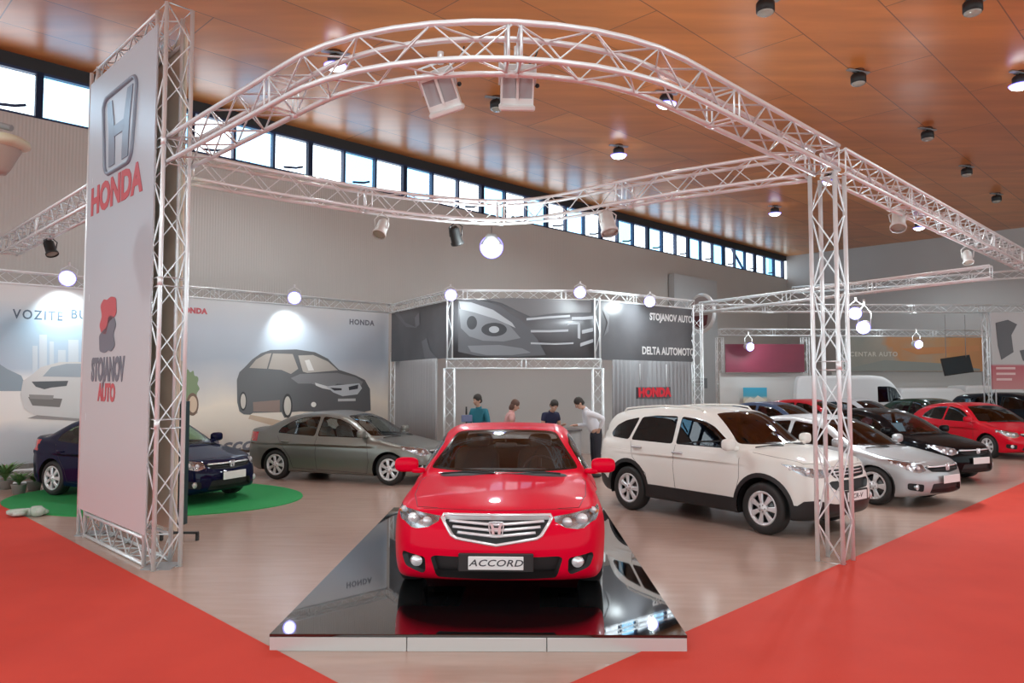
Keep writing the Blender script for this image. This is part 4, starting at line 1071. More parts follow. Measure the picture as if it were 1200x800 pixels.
truss('far_left_truss', 'silver truss high on the far side of the tall banner tower', [tw+V*2.9+Vector((0, 0, .0)), tw+V*8.6], None, Z)
truss('lattice_column', 'square lattice column standing on the floor at the carpet edge, beside the white off-roader', [colp-Vector((0, 0, HZ)), colp-Vector((0, 0, .19))], U, V, r=.027, rb=.011, pitch=.5)
b = MB()
# ------------------------------------------------------------------ tall banner tower
TH = 6.42; A0 = Vector((-3.95, 8.29, 0)); tl = 2.80; a = .29
t0 = A0+U*a/2+V*a/2; t1 = A0+U*a/2+V*(tl-a/2)
tower = empty('banner_tower', (A0+V*tl/2+U*a/2), 0, 'tall truss tower carrying a pale banner with a winged letter emblem', 'banner tower')
for p in (t0, t1): truss('', '', [Vector((p.x, p.y, 0)), Vector((p.x, p.y, TH))], U, V, root=tower, r=.026, joints=1.6, pitch=.38)
for z in (.17, TH-.17): truss('', '', [t0+V*.15+Z*z, t1-V*.15+Z*z], U, Z, root=tower, r=.022, couple=False)
# base plates
org = Vector(tower.location)
for p in (t0, t1):
    b = MB(); b.box(tuple(p-org+Z*.006), (.33, .33, .012), 0, None); b.build('base_plate', M_grey, tower)
M_ban = mk_grad('banner_fabric', A0-org, A0-org+Z*6.3, [(0, (.60, .55, .56)), (.35, (.56, .56, .58)), (.6, (.50, .56, .62)), (1., (.52, .57, .62))], .3)
pn = -U; bp0 = A0-U*.03
def bq(s, z, off=0.): return bp0+V*s+Z*z-U*off-org
s0, s1, z0, z1 = .2, tl-.08, .36, 6.22
b = MB(); b.prism([bq(s0, z0), bq(s1, z0), bq(s1, z1), bq(s0, z1)], U*.012); ban = b.build('banner', M_ban, tower)
b = MB(); rb0 = A0+U*(a+.02)-org; b.prism([rb0+V*s0+Z*z0, rb0+V*s1+Z*z0, rb0+V*s1+Z*z1, rb0+V*s0+Z*z1], U*.012); b.build('rear_banner', mat('rear_fabric', (.88, .80, .64), .5), tower)
def bM(s, z): return frame_M(bq(s, z, .004), -V, Z, -U)      # text reads right to left along V as seen from the carpet
M_h = mat('emblem_grey', (.22, .27, .34), .3); M_red = mat('print_red', (.55, .10, .12), .4); M_gr = mat('print_grey', (.17, .18, .22), .4)
emblem_h(bM(1.45, 5.30) @ Matrix.Diagonal((1.12, 1, .12, 1)), 1.04, M_h, ban, 'emblem', .028)
text_mesh('brand_lettering', 'HONDA', .50, M_red, ban, bM(1.56, 4.50), .002, 0, .022, 1.0, scale_x=1.05)
text_mesh('dealer_lettering', 'STOJANOV', .40, M_gr, ban, bM(1.66, 2.22), .002, 0, .02, 1.0, scale_x=.64)
text_mesh('dealer_lettering', 'AUTO', .30, M_red, ban, bM(1.66, 1.93), .002, 0, .014, 1.0, scale_x=.80)
# two interlocking hooks: red above, grey below
for q, m_ in ((1, M_red), (-1, M_gr)):
    M = bM(1.68, 2.80) @ Matrix.Diagonal((q*1.75, q, 1, 1))
    L = rounded([(-.20, -.10), (-.13, -.02), (-.13, .20), (-.19, .30), (-.10, .35), (-.03, .32), (.04, .36), (.16, .34), (.20, .24), (.19, .12), (.13, .05), (.08, .17), (.0, .13), (-.02, .06), (.04, .0), (.0, -.03), (-.06, -.0), (-.14, -.12)], .03)
    L = rounded([(-.19, .02), (-.13, .12), (-.18, .27), (-.10, .35), (-.03, .32), (.05, .36), (.17, .33), (.19, .12), (.10, .06), (.02, .03), (-.02, -.12), (-.14, -.10)], .04)
    b = MB(); b.prism([M @ Vector((x, y, 0)) for x, y in L], M.to_3x3() @ Vector((0, 0, .003))); b.build('dealer_emblem', m_, ban)

# ------------------------------------------------------------------ light fixtures
def place_light(name, loc, energy, r=.08, col=(.84, .96, 1.), spot=None, aim=None, blend=.6):
    l = bpy.data.lights.new(name, 'SPOT' if spot else 'POINT'); l.energy = energy; l.shadow_soft_size = r; l.color = col
    if spot: l.spot_size = R(spot); l.spot_blend = blend
    o = bpy.data.objects.new(name, l); COL.objects.link(o); o.location = loc
    if aim is not None: o.rotation_euler = (Vector(aim)-Vector(loc)).to_track_quat('-Z', 'Y').to_euler()
    return o
def face_disc(name, c, n, r, m, parent, org):
    """round lens whose object space has its rim at radius 1"""
    b = MB(); b.lathe([(1, 0), (.8, .12), (.4, .2), (.001, .22)], 28)
    q = Vector(n).to_track_quat('Z', 'Y')
    o = b.build(name, m, parent, Vector(c)-org); o.rotation_mode = 'QUATERNION'; o.rotation_quaternion = q; o.scale = (r, r, r); return o
def ceiling_lamp(px, py, lit, label, e=720):
    p = at(px, py, CZ-.32)
    rt = empty('ceiling_lamp', (p.x, p.y, CZ), 0, label, 'lamp', 'lit ceiling lamps' if lit else 'unlit ceiling lamps')
    b = MB(); b.lathe([(.13, -.02), (.13, -.0)], 20); b.tube([(0, 0, 0), (0, 0, -.1)], .03, 8); b.lathe([(.0001, -.09), (.14, -.10), (.17, -.14), (.17, -.30), (.15, -.31)], 22)
    b.build('housing', M_black, rt)
    b = MB(); b.box((0, 0, -.03), (.62, .10, .03), 0, Matrix.Rotation(R(20), 4, 'Z')); b.build('bracket', M_grey, rt)
    if lit:
        face_disc('lens', (0, 0, -.315), (0, 0, -1), .25, M_lamp, rt, Vector()).scale.z = .5  # lens wider than its housing, to take in the painted halo
        lo = place_light('hall_light', (p.x, p.y, CZ-.42), e, .14, spot=150, aim=(p.x, p.y, 0), blend=.5)
    else:
        b = MB(); b.lathe([(.15, -.30), (.15, -.34), (.08, -.37), (.001, -.375)], 22); b.build('lens', M_lampoff, rt)
lit = [(393, 77, 'lit ceiling lamp seen through the curved truss above the banner side'), (781, 122, 'lit ceiling lamp just under the right shoulder of the curved truss'), (725, 182, 'lit ceiling lamp above the rear truss, below the one beside the curve'),
       (908, 250, 'lit ceiling lamp beside the top of the lattice column'), (1077, 267, 'lit ceiling lamp directly below the long side truss'), (1196, 100, 'lit ceiling lamp at the edge of the view, among unlit ones'), (971, 213, 'lit ceiling lamp seen between the lattice column chords')]
for px, py, lb in lit: ceiling_lamp(px, py, True, lb)
off = [(897, 15, 'unlit black ceiling lamp at the top edge, nearest the curved truss'), (1140, 15, 'unlit black ceiling lamp high above the long side truss at the top edge'), (1006, 98, 'unlit black ceiling lamp above the column, largest of the short diagonal row'), (1087, 163, 'unlit black ceiling lamp in the middle of the diagonal row'),
       (1133, 205, 'unlit small ceiling lamp, last but one of the diagonal row'), (1168, 236, 'unlit small ceiling lamp at the far end of the diagonal row'), (582, 128, 'unlit ceiling lamp seen under the square floodlights')]
for px, py, lb in off: ceiling_lamp(px, py, False, lb)

def par_can(p, aim, label, lit=None, s=1., group=None, hang=.22, e=0, cone=None, white=True):
    p = Vector(p); n = (Vector(aim)-p).normalized()
    rt = empty('spotlight', p, 0, label, 'spotlight', group)
    q = n.to_track_quat('Z', 'Y').to_matrix().to_4x4()
    b = MB(); b.lathe([(.0001, -.17*s), (.05*s, -.17*s), (.085*s, -.12*s), (.09*s, .08*s), (.105*s, .10*s), (.105*s, .13*s), (.095*s, .13*s)], 22, q)
    b.build('can', M_white if white else M_black, rt)
    x = q.to_3x3() @ Vector((1, 0, 0)); top = Vector((0, 0, hang*s))
    b = MB(); b.tube([x*.1*s, x*.12*s+top*.5, top*.8, -x*.12*s+top*.5, -x*.1*s], .010, 6); b.tube([top*.75, top], .022, 8); b.build('yoke', M_white if white else M_black, rt)
    if lit: face_disc('lens', n*.10*s, n, (.125 if lit is True else lit)*s, M_lamp, rt, Vector())
    else: b = MB(); b.lathe([(.095*s, .11*s), (.04*s, .12*s), (.0001, .12*s)], 20, q); b.build('lens', M_lampoff, rt)
    if e: place_light('stand_light', p+n*.30*s, e, .07, spot=cone, aim=(p+n*3) if cone else None)
    return rt
# unlit cans on the stand's own trusses
bz = HZ-.145-.25
par_can(atY(447, 268, 10.9), (-3, 8, 0), 'pale spotlight can tilted down from the rear truss, on its banner side', white=True, hang=.3)
par_can(atY(534, 277, 11.8), (0, 14, .5), 'small dark spotlight hanging at the middle of the rear truss', white=False, hang=.3)
par_can(atY(712, 262, 10.7), (2.2, 9, 0), 'white spotlight can pointing down from the rear truss near the column', s=1.25, hang=.22)
par_can(atY(1053, 259, 11.1), (4.4, 9, .2), 'white spotlight can clamped under the long side truss past the column', s=1.1, hang=.2)
par_can(atY(1134, 302, 14.0), (8, 12, 0), 'small spotlight farther along the long side truss', s=.9, hang=.35)
par_can(atY(59, 291, 13.0), (-6, 12, 0), 'dark spotlight under the far truss beyond the banner tower', white=False, hang=.25)
par_can(atY(1003, 366, 14.6), (3, 9, 1.6), 'lit spotlight beside the column, upper of the two', lit=True, e=150, hang=.3)
par_can(atY(1013, 382, 13.8), (3, 9, 1.2), 'lit spotlight beside the column, lower of the two', lit=True, e=120, hang=.5)
# globe lamp on a wire
p = atY(576, 288, 11.9)
rt = empty('hanging_lamp', p, 0, 'big glowing lamp hanging on a wire behind the red car', 'lamp')
b = MB(); b.tube([(0, 0, .12), (0, 0, HZ-.145-p.z)], .006, 6); b.build('wire', M_black, rt)
b = MB(); b.lathe([(.0001, .20), (.07, .19), (.12, .12), (.17, .04), (.175, 0)], 24, Matrix.Rotation(R(0), 4, 'X')); b.build('shade', M_grey, rt)
face_disc('lens', (0, 0, -.02), (0, -1, -.35), .19, M_lamp, rt, Vector())
place_light('hanging_light', p+Vector((0, -.3, -.12)), 110, .12)

def flood(px, py, Y, label, tilt, yaw):
    p = atY(px, py, Y); rt = empty('floodlight', p, 0, label, 'floodlight', None)
    Mr = Matrix.Rotation(R(yaw), 4, 'Z') @ Matrix.Rotation(R(tilt), 4, 'Y') @ Matrix.Rotation(R(25), 4, 'X')
    b = MB()
    # open box with rounded back, facing down; two lamp tubes behind mesh
    w, d, h_ = .26, .16, .32
    for x in (-w/2, w/2): b.box((x, 0, 0), (.014, d, h_), 0, Mr, .004)
    b.box((0, d/2-.007, 0), (w, .014, h_), 0, Mr); b.box((0, 0, h_/2), (w+.014, d, .016), 0, Mr, .004)
    b.box((0, -.01, -h_/2-.015), (w+.04, d+.05, .05), 0, Mr, .012)
    b.box((0, -d/2+.006, h_/2-.03), (w, .012, .06), 0, Mr); b.box((0, -d/2+.006, -h_/2+.03), (w, .012, .06), 0, Mr); b.box((0, -d/2+.004, 0), (.024, .016, h_-.1), 0, Mr)
    b.build('housing', M_white, rt)
    for x in (-.075, .075):
        b = MB(); b.box((x, -d/2+.012, 0), (.12, .008, h_-.11), 0, Mr); b.build('lens', mat('flood_glass', (.36, .37, .38), .3), rt)
    b = MB(); b.tube([Mr @ Vector((-w/2-.02, 0, 0)), Mr @ Vector((-w/2-.02, 0, h_/2+.05)), Vector((0, 0, h_/2+.09)), Mr @ Vector((w/2+.02, 0, h_/2+.05)), Mr @ Vector((w/2+.02, 0, 0))], .011, 6); b.tube([(0, 0, h_/2+.07), (0, 0, h_/2+.17)], .028, 10); b.build('yoke', M_alu, rt)
    b = MB(); b.blob(Mr @ Vector((w/2+.04, 0, 0)), (.04, .04, .04), 1, 6); b.build('knob', M_black, rt)
    b = MB(); b.tube([Mr @ Vector((.1, .06, h_/2)), Vector((.16, .0, h_/2+.1)), Vector((.2, 0, h_/2+.22))], .007, 6); b.build('cable', M_black, rt)
flood(516, 106, 6.15, 'square white floodlight tilted sideways under the curved truss', -16, -8)
flood(606, 100, 6.12, 'square white floodlight hanging straight under the top of the curved truss', 0, 3)
# cream sound horn high at the edge
p = atY(-4, 165, 8.0)
rt = empty('horn_speaker', p, 0, 'cream horn-shaped lamp cowl high at the edge near the window strip', 'horn')
q = Vector((.12, -.3, -1)).to_track_quat('Z', 'Y').to_matrix().to_4x4()
b = MB(); b.blob((0, 0, -.02), (.62, .52, .16), .7, 12, q.inverted() if 0 else None); b.build('cowl', mat('cream_plastic', (.62, .62, .45), .4), rt)
b = MB(); b.lathe([(.26, -.04), (.14, -.30), (.10, -.36), (.0001, -.37)], 28); b.build('bell', mat('beige_plastic', (.42, .38, .32), .5), rt)
b = MB(); b.tube([(0, 0, .05), (-.1, 0, .18), (-.3, 0, .26), (.16, 0, .14)], .035, 8); b.build('bracket', M_grey, rt)

# ------------------------------------------------------------------ printed banner walls along the window side
BC = 24.8; bn = Vector((Q2, -Q2, 0)); B0 = Vector((0, BC, 0))
def bh(px, py, off=0.): return hit(px, py, B0+bn*off, bn)
def spt(p): return (p.x*Q2+p.y*Q2)           # coordinate along the wall
def wallq(s, z, off=0.): o = Vector((-BC/2, BC/2, 0)); return o+U*(s)+Z*z+bn*off
def pxs(px): return spt(bh(px, 445))
def printed(name, pts, m, parent, off, org, plane=None):
    q = [(bh(x, y, off) if plane is None else hit(x, y, plane[0]+plane[1]*off, plane[1]))-org for x, y in pts]
    b = MB(); nn = bn if plane is None else plane[1]; b.prism(q, nn*.0015); return b.build(name, m, parent)
def ell(cx, cy, rx, ry, n=22, a0=0, a1=2*PI): return [(cx+rx*math.cos(a0+(a1-a0)*k/n), cy+ry*math.sin(a0+(a1-a0)*k/n)) for k in range(n)]
def C5(pts): return [(200+x/4.615, 380+y/4.615) for x, y in pts]
MG = lambda n_, c, r_=.4: mat('print_'+n_, c, r_)
# banner with the white car and the slogan (far left)
sA, sB, sC = pxs(-60), pxs(192), pxs(455)
zt = 4.02; zb_ = .42
def banner(name, s0, s1, label, m):
    org = wallq((s0+s1)/2, 0); e = empty(name, org, 0, label, 'banner')
    b = MB(); b.prism([wallq(s0, zb_)-org, wallq(s1, zb_)-org, wallq(s1, zt)-org, wallq(s0, zt)-org], -bn*.02); o = b.build('sheet', m, e)
    return e, o, org
org1 = wallq((sA+sB)/2, 0)
m1 = mk_grad('sky_print', Z*.4, Z*4.0, [(0, (.50, .54, .58)), (.17, (.56, .60, .64)), (.24, (.86, .84, .80)), (.48, (.88, .87, .85)), (.55, (.50, .60, .70)), (.78, (.42, .60, .74)), (.92, (.70, .74, .76)), (1, (.74, .74, .74))], .4, .12)
e1, sh1, org1 = banner('printed_banner', sA, sB, 'light blue printed banner with a white car and a dark slogan, beyond the tower', m1)
for tx_, px_ in (('VOZITE', 15), ('BU', 83)): text_mesh('slogan', tx_, .265, MG('slate', (.09, .14, .20)), sh1, frame_M(bh(px_, 368+px_*.004, .003)-org1, U, Z, bn), .001, 0, .004, 1.22, 'LEFT', .84)
def SC1(pts): return [(x, y) for x, y in pts]
printed('printed_hill', [(-40, 458), (-40, 425), (-10, 420), (8, 432), (25, 440), (33, 458)], MG('blue_grey', (.30, .38, .44)), sh1, .003, org1)
for k, (x, w_, y) in enumerate(((38, 6, 405), (46, 9, 392), (58, 5, 400), (68, 9, 410), (80, 12, 398))):
    printed('printed_tower', [(x, 440), (x, y), (x+w_, y), (x+w_, 440)], MG('pale_blue', (.62, .70, .76)), sh1, .0028+k*.0004, org1)
car_w = [(24, 462), (27, 446), (36, 440), (48, 430), (70, 424), (140, 424), (150, 470), (148, 486), (100, 491), (40, 486), (28, 478)]
pc = printed('printed_car', car_w, MG('car_white', (.66, .66, .65)), sh1, .006, org1)
printed('printed_windscreen', [(50, 441), (60, 430), (78, 426), (110, 426), (116, 442)], MG('screen', (.36, .42, .47)), pc, .008, org1)
printed('printed_grille', [(37, 447), (80, 446), (78, 452), (60, 454), (52, 456), (42, 453)], MG('dark', (.10, .11, .12)), pc, .008, org1)
printed('printed_intake', [(33, 465), (73, 467), (70, 477), (38, 475)], MG('dark2', (.2, .19, .18)), pc, .008, org1)
printed('printed_plate', [(34, 462), (63, 463), (62, 468), (35, 467)], MG('mid', (.30, .29, .28)), pc, .010, org1)
printed('printed_shadow', [(32, 490), (90, 493), (150, 490), (148, 484), (50, 484)], MG('shadow', (.34, .32, .31)), sh1, .004, org1)
text_mesh('brand_lettering', 'HONDA', .2, M_red, sh1, frame_M(bh(140, 364, .003)-org1, U, Z, bn), .001, 0, .01)
# banner with the dark saloon
m2 = mk_grad('studio_print', Z*.4, Z*4.0, [(0, (.62, .60, .58)), (.15, (.74, .68, .60)), (.30, (.92, .82, .70)), (.48, (.62, .62, .64)), (.62, (.46, .52, .60)), (.8, (.54, .60, .68)), (1, (.64, .66, .68))], .4, .15)
e2, sh2, org2 = banner('printed_banner', sB+.03, sC, 'printed banner picturing a dark grey saloon, behind the silver-grey car', m2)
body = C5([(372, 470), (360, 420), (358, 300), (372, 258), (400, 232), (440, 190), (490, 155), (540, 138), (680, 135), (780, 150), (850, 185), (910, 245), (1000, 275), (1050, 300), (1078, 350), (1082, 465), (1040, 475), (1030, 500), (975, 500), (960, 475), (850, 474), (700, 470), (655, 474), (645, 500), (615, 505), (600, 474), (445, 478), (430, 488), (395, 486)])
pc = printed('printed_car', body, MG('car_dark', (.13, .13, .135)), sh2, .004, org2)
printed('printed_side_window', C5([(425, 235), (462, 190), (515, 160), (545, 155), (520, 240)]), MG('warm_glass', (.42, .37, .33)), pc, .006, org2)
printed('printed_side_window', C5([(528, 240), (553, 157), (660, 160), (690, 240), (650, 268), (600, 246)]), MG('warm_glass', (.5, .4, .3)), pc, .006, org2)
printed('printed_windscreen', C5([(690, 168), (770, 165), (850, 200), (905, 248), (740, 262), (715, 255)]), MG('warm_screen', (.48, .44, .40)), pc, .007, org2)
printed('printed_seat', C5([(745, 250), (725, 195), (750, 190), (775, 248)]), MG('seat_white', (.75, .73, .7)), pc, .009, org2)
printed('printed_bonnet', C5([(650, 290), (700, 268), (900, 262), (1000, 285), (1040, 310), (1030, 330), (900, 320), (860, 350), (760, 320), (690, 320)]), MG('bonnet', (.24, .24, .25)), pc, .006, org2)
printed('printed_headlight', C5([(780, 315), (850, 335), (870, 355), (820, 345), (785, 330)]), MG('lamp_light', (.72, .72, .72)), pc, .009, org2)
printed('printed_grille', C5([(840, 335), (1020, 318), (1035, 345), (1010, 378), (930, 388), (880, 368)]), MG('grille_light', (.55, .57, .6)), pc, .009, org2)
printed('printed_grille_bar', C5([(862, 342), (925, 345), (925, 356), (885, 358)]), MG('grille_dark', (.05, .05, .06)), pc, .011, org2)
printed('printed_grille_bar', C5([(962, 338), (1015, 325), (1012, 348), (965, 356)]), MG('grille_dark'), pc, .011, org2) if False else printed('printed_grille_bar', C5([(962, 338), (1015, 325), (1012, 348), (965, 356)]), MATS['print_grille_dark'], pc, .011, org2)
printed('printed_plate', C5([(905, 402), (1000, 400), (1000, 414), (905, 416)]), MG('plate_l', (.55, .55, .55)), pc, .009, org2)
printed('printed_fog_lamp', C5(ell(773, 433, 14, 14)), MG('fog_w', (.9, .9, .85)), pc, .009, org2)
for cx, cy, rx, ry in ((632, 440, 27, 66), (392, 415, 20, 52)):
    w_ = printed('printed_tyre', C5(ell(cx, cy, rx, ry)), MG('tyre_d', (.05, .05, .05)), pc, .009, org2)
    printed('printed_rim', C5(ell(cx, cy, rx*.7, ry*.78)), MG('rim_w', (.62, .58, .52)), pc, .011, org2)
printed('printed_sill', C5([(445, 420), (590, 408), (590, 474), (447, 470)]), MG('sill', (.28, .20, .17)), pc, .006, org2)
printed('printed_shadow', C5([(430, 488), (700, 540), (600, 560), (420, 510)]), MG('warm_shadow', (.58, .44, .32)), sh2, .003, org2)
# beige car and foliage at its edge
pc = printed('printed_car', C5([(-60, 480), (-60, 150), (30, 170), (80, 215), (110, 280), (140, 300), (145, 480), (120, 492), (85, 490), (78, 440), (40, 480)]), MG('beige_car', (.46, .42, .36)), sh2, .004, org2)
fo = [(24+52*math.cos(t)*(1+.12*math.sin(9*t))+75, 335+85*math.sin(t)*(1+.1*math.cos(11*t))) for t in np.linspace(0, 2*PI, 60)[:-1]]
printed('printed_foliage', C5(fo), MG('foliage', (.24, .32, .17)), sh2, .006, org2)
printed('printed_tyre', C5(ell(118, 432, 33, 62)), MG('tyre_b', (.20, .12, .08)), pc, .009, org2)
printed('printed_rim', C5(ell(120, 432, 23, 45)), MG('rim_b', (.72, .55, .40)), pc, .011, org2)
text_mesh('brand_lettering', 'HONDA', .17, M_red, sh2, frame_M(bh(225.5, 364, .003)-org2, U, Z, bn), .001, 0, .012, 1.1)
text_mesh('brand_lettering', 'HONDA', .2, M_gr, sh2, frame_M(bh(424, 378, .003)-org2, U, Z, bn), .001, 0, .008, 1.15)
text_mesh('model_lettering', 'Accord', .42, M_gr, sh2, frame_M(bh(281, 521, .003)-org2, U, Z, bn), .001, .3, .012, 1.05, scale_x=1.3)
# trusses framing that wall: one above, one on the floor
truss('banner_top_truss', 'horizontal truss running along the top of the printed banners', [wallq(sA, 4.16, -.12), wallq(sC+.1, 4.16, -.12)], bn, Z, a=.25, r=.02, rb=.008)
truss('banner_floor_truss', 'low truss lying on the floor under the printed banners', [wallq(sA, .17, .05), wallq(sC+.1, .17, .05)], bn, Z, a=.25, r=.02, rb=.008)
p = wallq(sC+.22, 0, .05)
truss('banner_post', 'slim lattice post at the end of the printed banners', [p, p+Z*2.9], bn, U, a=.2, r=.018, rb=.007, joints=1.5)

# ------------------------------------------------------------------ booth with the dark curved banner
PA = Vector((-3.45, 21.2, 0)); PB = Vector((-1.42, 17.6, 0)); PC = Vector((1.98, 17.7, 0)); PD = Vector((4.87, 20.0, 0))
mid = [PB.lerp(PC, k/12) for k in range(13)]
def sheet(name, P, z0, z1, m, parent, org, th=.02):
    b = MB(); n = len(P); vs = []; 
    for p in P: vs += [p-org+Z*z0, p-org+Z*z1]
    b.add(vs, [(2*i, 2*i+2, 2*i+3, 2*i+1) for i in range(n-1)], 0, n > 3)
    o = b.build(name, m, parent); so = o.modifiers.new('t', 'SOLIDIFY'); so.thickness = th; return o
m3 = mk_grad('dark_print', Z*2.55, Z*4.05, [(0, (.060, .062, .068)), (.5, (.10, .10, .11)), (1, (.16, .16, .17))], .3, .5)
booth = empty('dark_banner_fascia', Vector((.3, 18.5, 0)), 0, 'curved dark banner picturing a car front, over the booth with people', 'banner'); ob = Vector(booth.location)
M_dkb = mat('dark_banner', (.085, .085, .092), .35, var=(.8, .8, (.14, .14, .15)))
sheet('side_sheet', [PA, PB], 2.62, 4.0, M_dkb, booth, ob); shm = sheet('front_sheet', mid, 2.62, 4.02, M_dkb, booth, ob); shr = sheet('side_sheet', [PC, PD], 2.58, 4.0, M_dkb, booth, ob)
def seg_plane(A, B): d = (B-A).normalized(); n = Vector((d.y, -d.x, 0)); return (A, n if n.y < 0 else -n)
def curved(name, pts, m, off):
    n_ = seg_plane(PB, PC)[1]
    q = [hit(x, y, PB+n_*off, n_)-ob for x, y in pts]; b = MB(); b.prism(q, n_*.001); return b.build(name, m, shm)
def dpts(P, n=4):
    out = []
    for i in range(len(P)):
        a_, b_ = P[i], P[(i+1) % len(P)]
        for k in range(n): out.append((a_[0]+(b_[0]-a_[0])*k/n, a_[1]+(b_[1]-a_[1])*k/n))
    return out
def strip(P, w): # ribbon in pixels
    up = [(x, y-w) for x, y in P]; dn = [(x, y+w) for x, y in P[::-1]]; return up+dn
pl = MG('silver_lt', (.34, .35, .37)); pm_ = MG('silver_md', (.17, .175, .19)); pd = MG('deep', (.03, .03, .035))
pk = MG('dark_md', (.085, .085, .095))
curved('printed_wing', [(537, 352), (556, 350), (585, 358), (612, 376), (630, 398), (640, 416), (600, 418), (560, 417), (537, 412)], pk, .012)
curved('printed_bonnet', [(566, 350), (600, 349), (640, 350), (693, 352), (693, 366), (650, 367), (622, 371), (606, 364), (588, 355)], MG('panel_d', (.13, .125, .13)), .012)
curved('printed_headlight', [(538, 362), (552, 361), (575, 368), (598, 382), (610, 396), (590, 400), (566, 399), (550, 394), (540, 384)], pm_, .015)
curved('printed_lamp_eye', ell(579, 386, 15, 8), pd, .018)
curved('printed_lamp_eye', ell(553, 378, 6, 8), pd, .018)
curved('printed_lamp_eye', ell(579, 386, 6, 4), pl, .021)
curved('printed_highlight', [(538, 353), (552, 354), (578, 363), (600, 378), (604, 384), (582, 374), (556, 366), (540, 362)], pl, .018)
curved('printed_bumper', [(548, 405), (585, 404), (612, 408), (622, 413), (600, 416), (570, 416), (552, 412)], pm_, .015)
for P, w_ in (([(617, 374), (640, 372), (668, 370)], 1.3), ([(622, 388), (645, 388), (666, 387)], 1.3), ([(670, 373), (682, 373), (695, 372)], 1.8), ([(682, 389), (695, 386)], 2.2), ([(622, 402), (650, 403), (672, 402)], 1.), ([(680, 404), (695, 399)], 2.)):
    curved('printed_grille_bar', strip(P, w_), pl, .020)
curved('printed_emblem', strip([(665, 380), (668, 379), (678, 379), (680, 380)], 1.2), pl, .020)
curved('printed_emblem', [(677, 380), (680, 380), (680, 397), (677, 396)], pl, .020)
pA = seg_plane(PA, PB); pC = seg_plane(PC, PD)
def flatp(name, pts, m, parent, off, plane): 
    q = [hit(x, y, plane[0]+plane[1]*off, plane[1])-ob for x, y in pts]; b = MB(); b.prism(q, plane[1]*.0015); return b.build(name, m, parent)
ssl = [o for o in kids(booth) if o.name.startswith('side_sheet')]
flatp('printed_streak', [(464, 362), (475, 378), (489, 384), (476, 383), (463, 368)], pm_, ssl[0], .012, pA)
flatp('printed_streak', [(486, 372), (491, 366), (492, 380), (487, 384)], pm_, ssl[0], .012, pA)
flatp('printed_streak', [(494, 400), (500, 396), (504, 410), (512, 420), (498, 421)], pm_, ssl[0], .012, pA)
flatp('printed_streak', [(706, 362), (714, 370), (713, 388), (707, 395), (712, 378)], pm_, ssl[1], .012, pC)
d = (PD-PC).normalized()
MT = mat('print_white', (.7, .7, .7), .4)
q = hit(787, 373, pC[0]+pC[1]*.013, pC[1])-ob; text_mesh('booth_lettering', 'STOJANOV AUTO', .25, MT, ssl[1], frame_M(q, d, Z, pC[1]), .001, 0, .008, 1.0, scale_x=.85)
q = hit(784, 412, pC[0]+pC[1]*.013, pC[1])-ob; text_mesh('booth_lettering', 'DELTA AUTOMOTO', .27, MT, ssl[1], frame_M(q, d, Z, pC[1]), .001, 0, .008, 1.0, scale_x=.85)
# truss rim on top, lintel, portal posts
rim_ = [PA+Z*4.13]+[PB.lerp(PA, .12)+Z*4.13]+[p+Z*4.13 for p in mid]+[PC.lerp(PD, .12)+Z*4.13, PD+Z*4.13]
truss('booth_top_truss', 'thin bent truss along the top of the dark booth banner', [p+Vector((0, .12, 0)) for p in rim_], None, Z, a=.22, r=.018, rb=.007)
truss('booth_cross_truss', 'straight cross truss over the booth opening under the dark banner', [PB+Vector((-.12, -.1, 2.48)), PC+Vector((.12, -.1, 2.48))], None, Z, a=.22, r=.018, rb=.008, pitch=.22)
for k, p in enumerate((PB+Vector((-.05, -.1, 0)), PC+Vector((.05, -.1, 0)))):
    truss('booth_post', ('lattice post on the grey-car side of the booth opening', 'lattice post behind the man in the white shirt')[k], [p, p+Z*2.37], Vector((1, 0, 0)), Vector((0, 1, 0)), a=.24, r=.018, rb=.008, group='booth posts')
    b = MB(); b.tube([p+Z*2.6+Vector((-.06, -.0, 0)), p+Z*4.05+Vector((-.06, 0, 0))], .022, 8); b.tube([p+Z*2.6+Vector((.06, 0, 0)), p+Z*4.05+Vector((.06, 0, 0))], .022, 8)
    b.tube([p+Z*2.7+Vector((-.06, 0, 0)), p+Z*3.2+Vector((.06, 0, 0)), p+Z*3.7+Vector((-.06, 0, 0)), p+Z*4.05+Vector((.06, 0, 0))], .009, 6)
    o = b.build('banner_strut', M_alu); tag(o, ('slim double strut before the dark banner at its headlight side', 'slim double strut before the dark banner at its lettered side')[k], 'strut', 'struts over the booth opening')
p = PD+Vector((.1, -.1, 0)); truss('booth_end_post', 'lattice post at the lettered end of the dark banner', [p, p+Z*4.1], Vector((1, 0, 0)), Vector((0, 1, 0)), a=.24, r=.018, rb=.008)
# pleated curtains and backdrop
def curtain(name, A, B, z1, m, label, amp=.04, wl=.16, off=.15):
    d_ = (B-A); L_ = d_.length; d_.normalize(); n_ = Vector((d_.y, -d_.x, 0)); k = int(L_/wl*6); vs = []
    c = A.lerp(B, .5)
    for i in range(k+1):
        t = i/k*L_; a_ = amp*math.sin(2*PI*t/wl+1.5*math.sin(t*2.1)); p_ = A+d_*t+n_*(a_-off)-c; vs += [p_+Z*.02, p_+Z*z1]
    b = MB(); b.add(vs, [(2*i, 2*i+2, 2*i+3, 2*i+1) for i in range(k)], 0, True); o = b.build(name, m, None, c); so = o.modifiers.new('t', 'SOLIDIFY'); so.thickness = .006
    return tag(o, label, 'curtain')
M_cur = mat('curtain_grey', (.36, .36, .37), .6); M_cur2 = mat('curtain_dark', (.22, .22, .23), .6)
curtain('curtain', PA+Vector((.3, .0, 0)), PB-Vector((.25, -.25, 0)), 2.62, M_cur, 'grey pleated curtain under the dark banner, behind the silver-grey car', off=-.15)
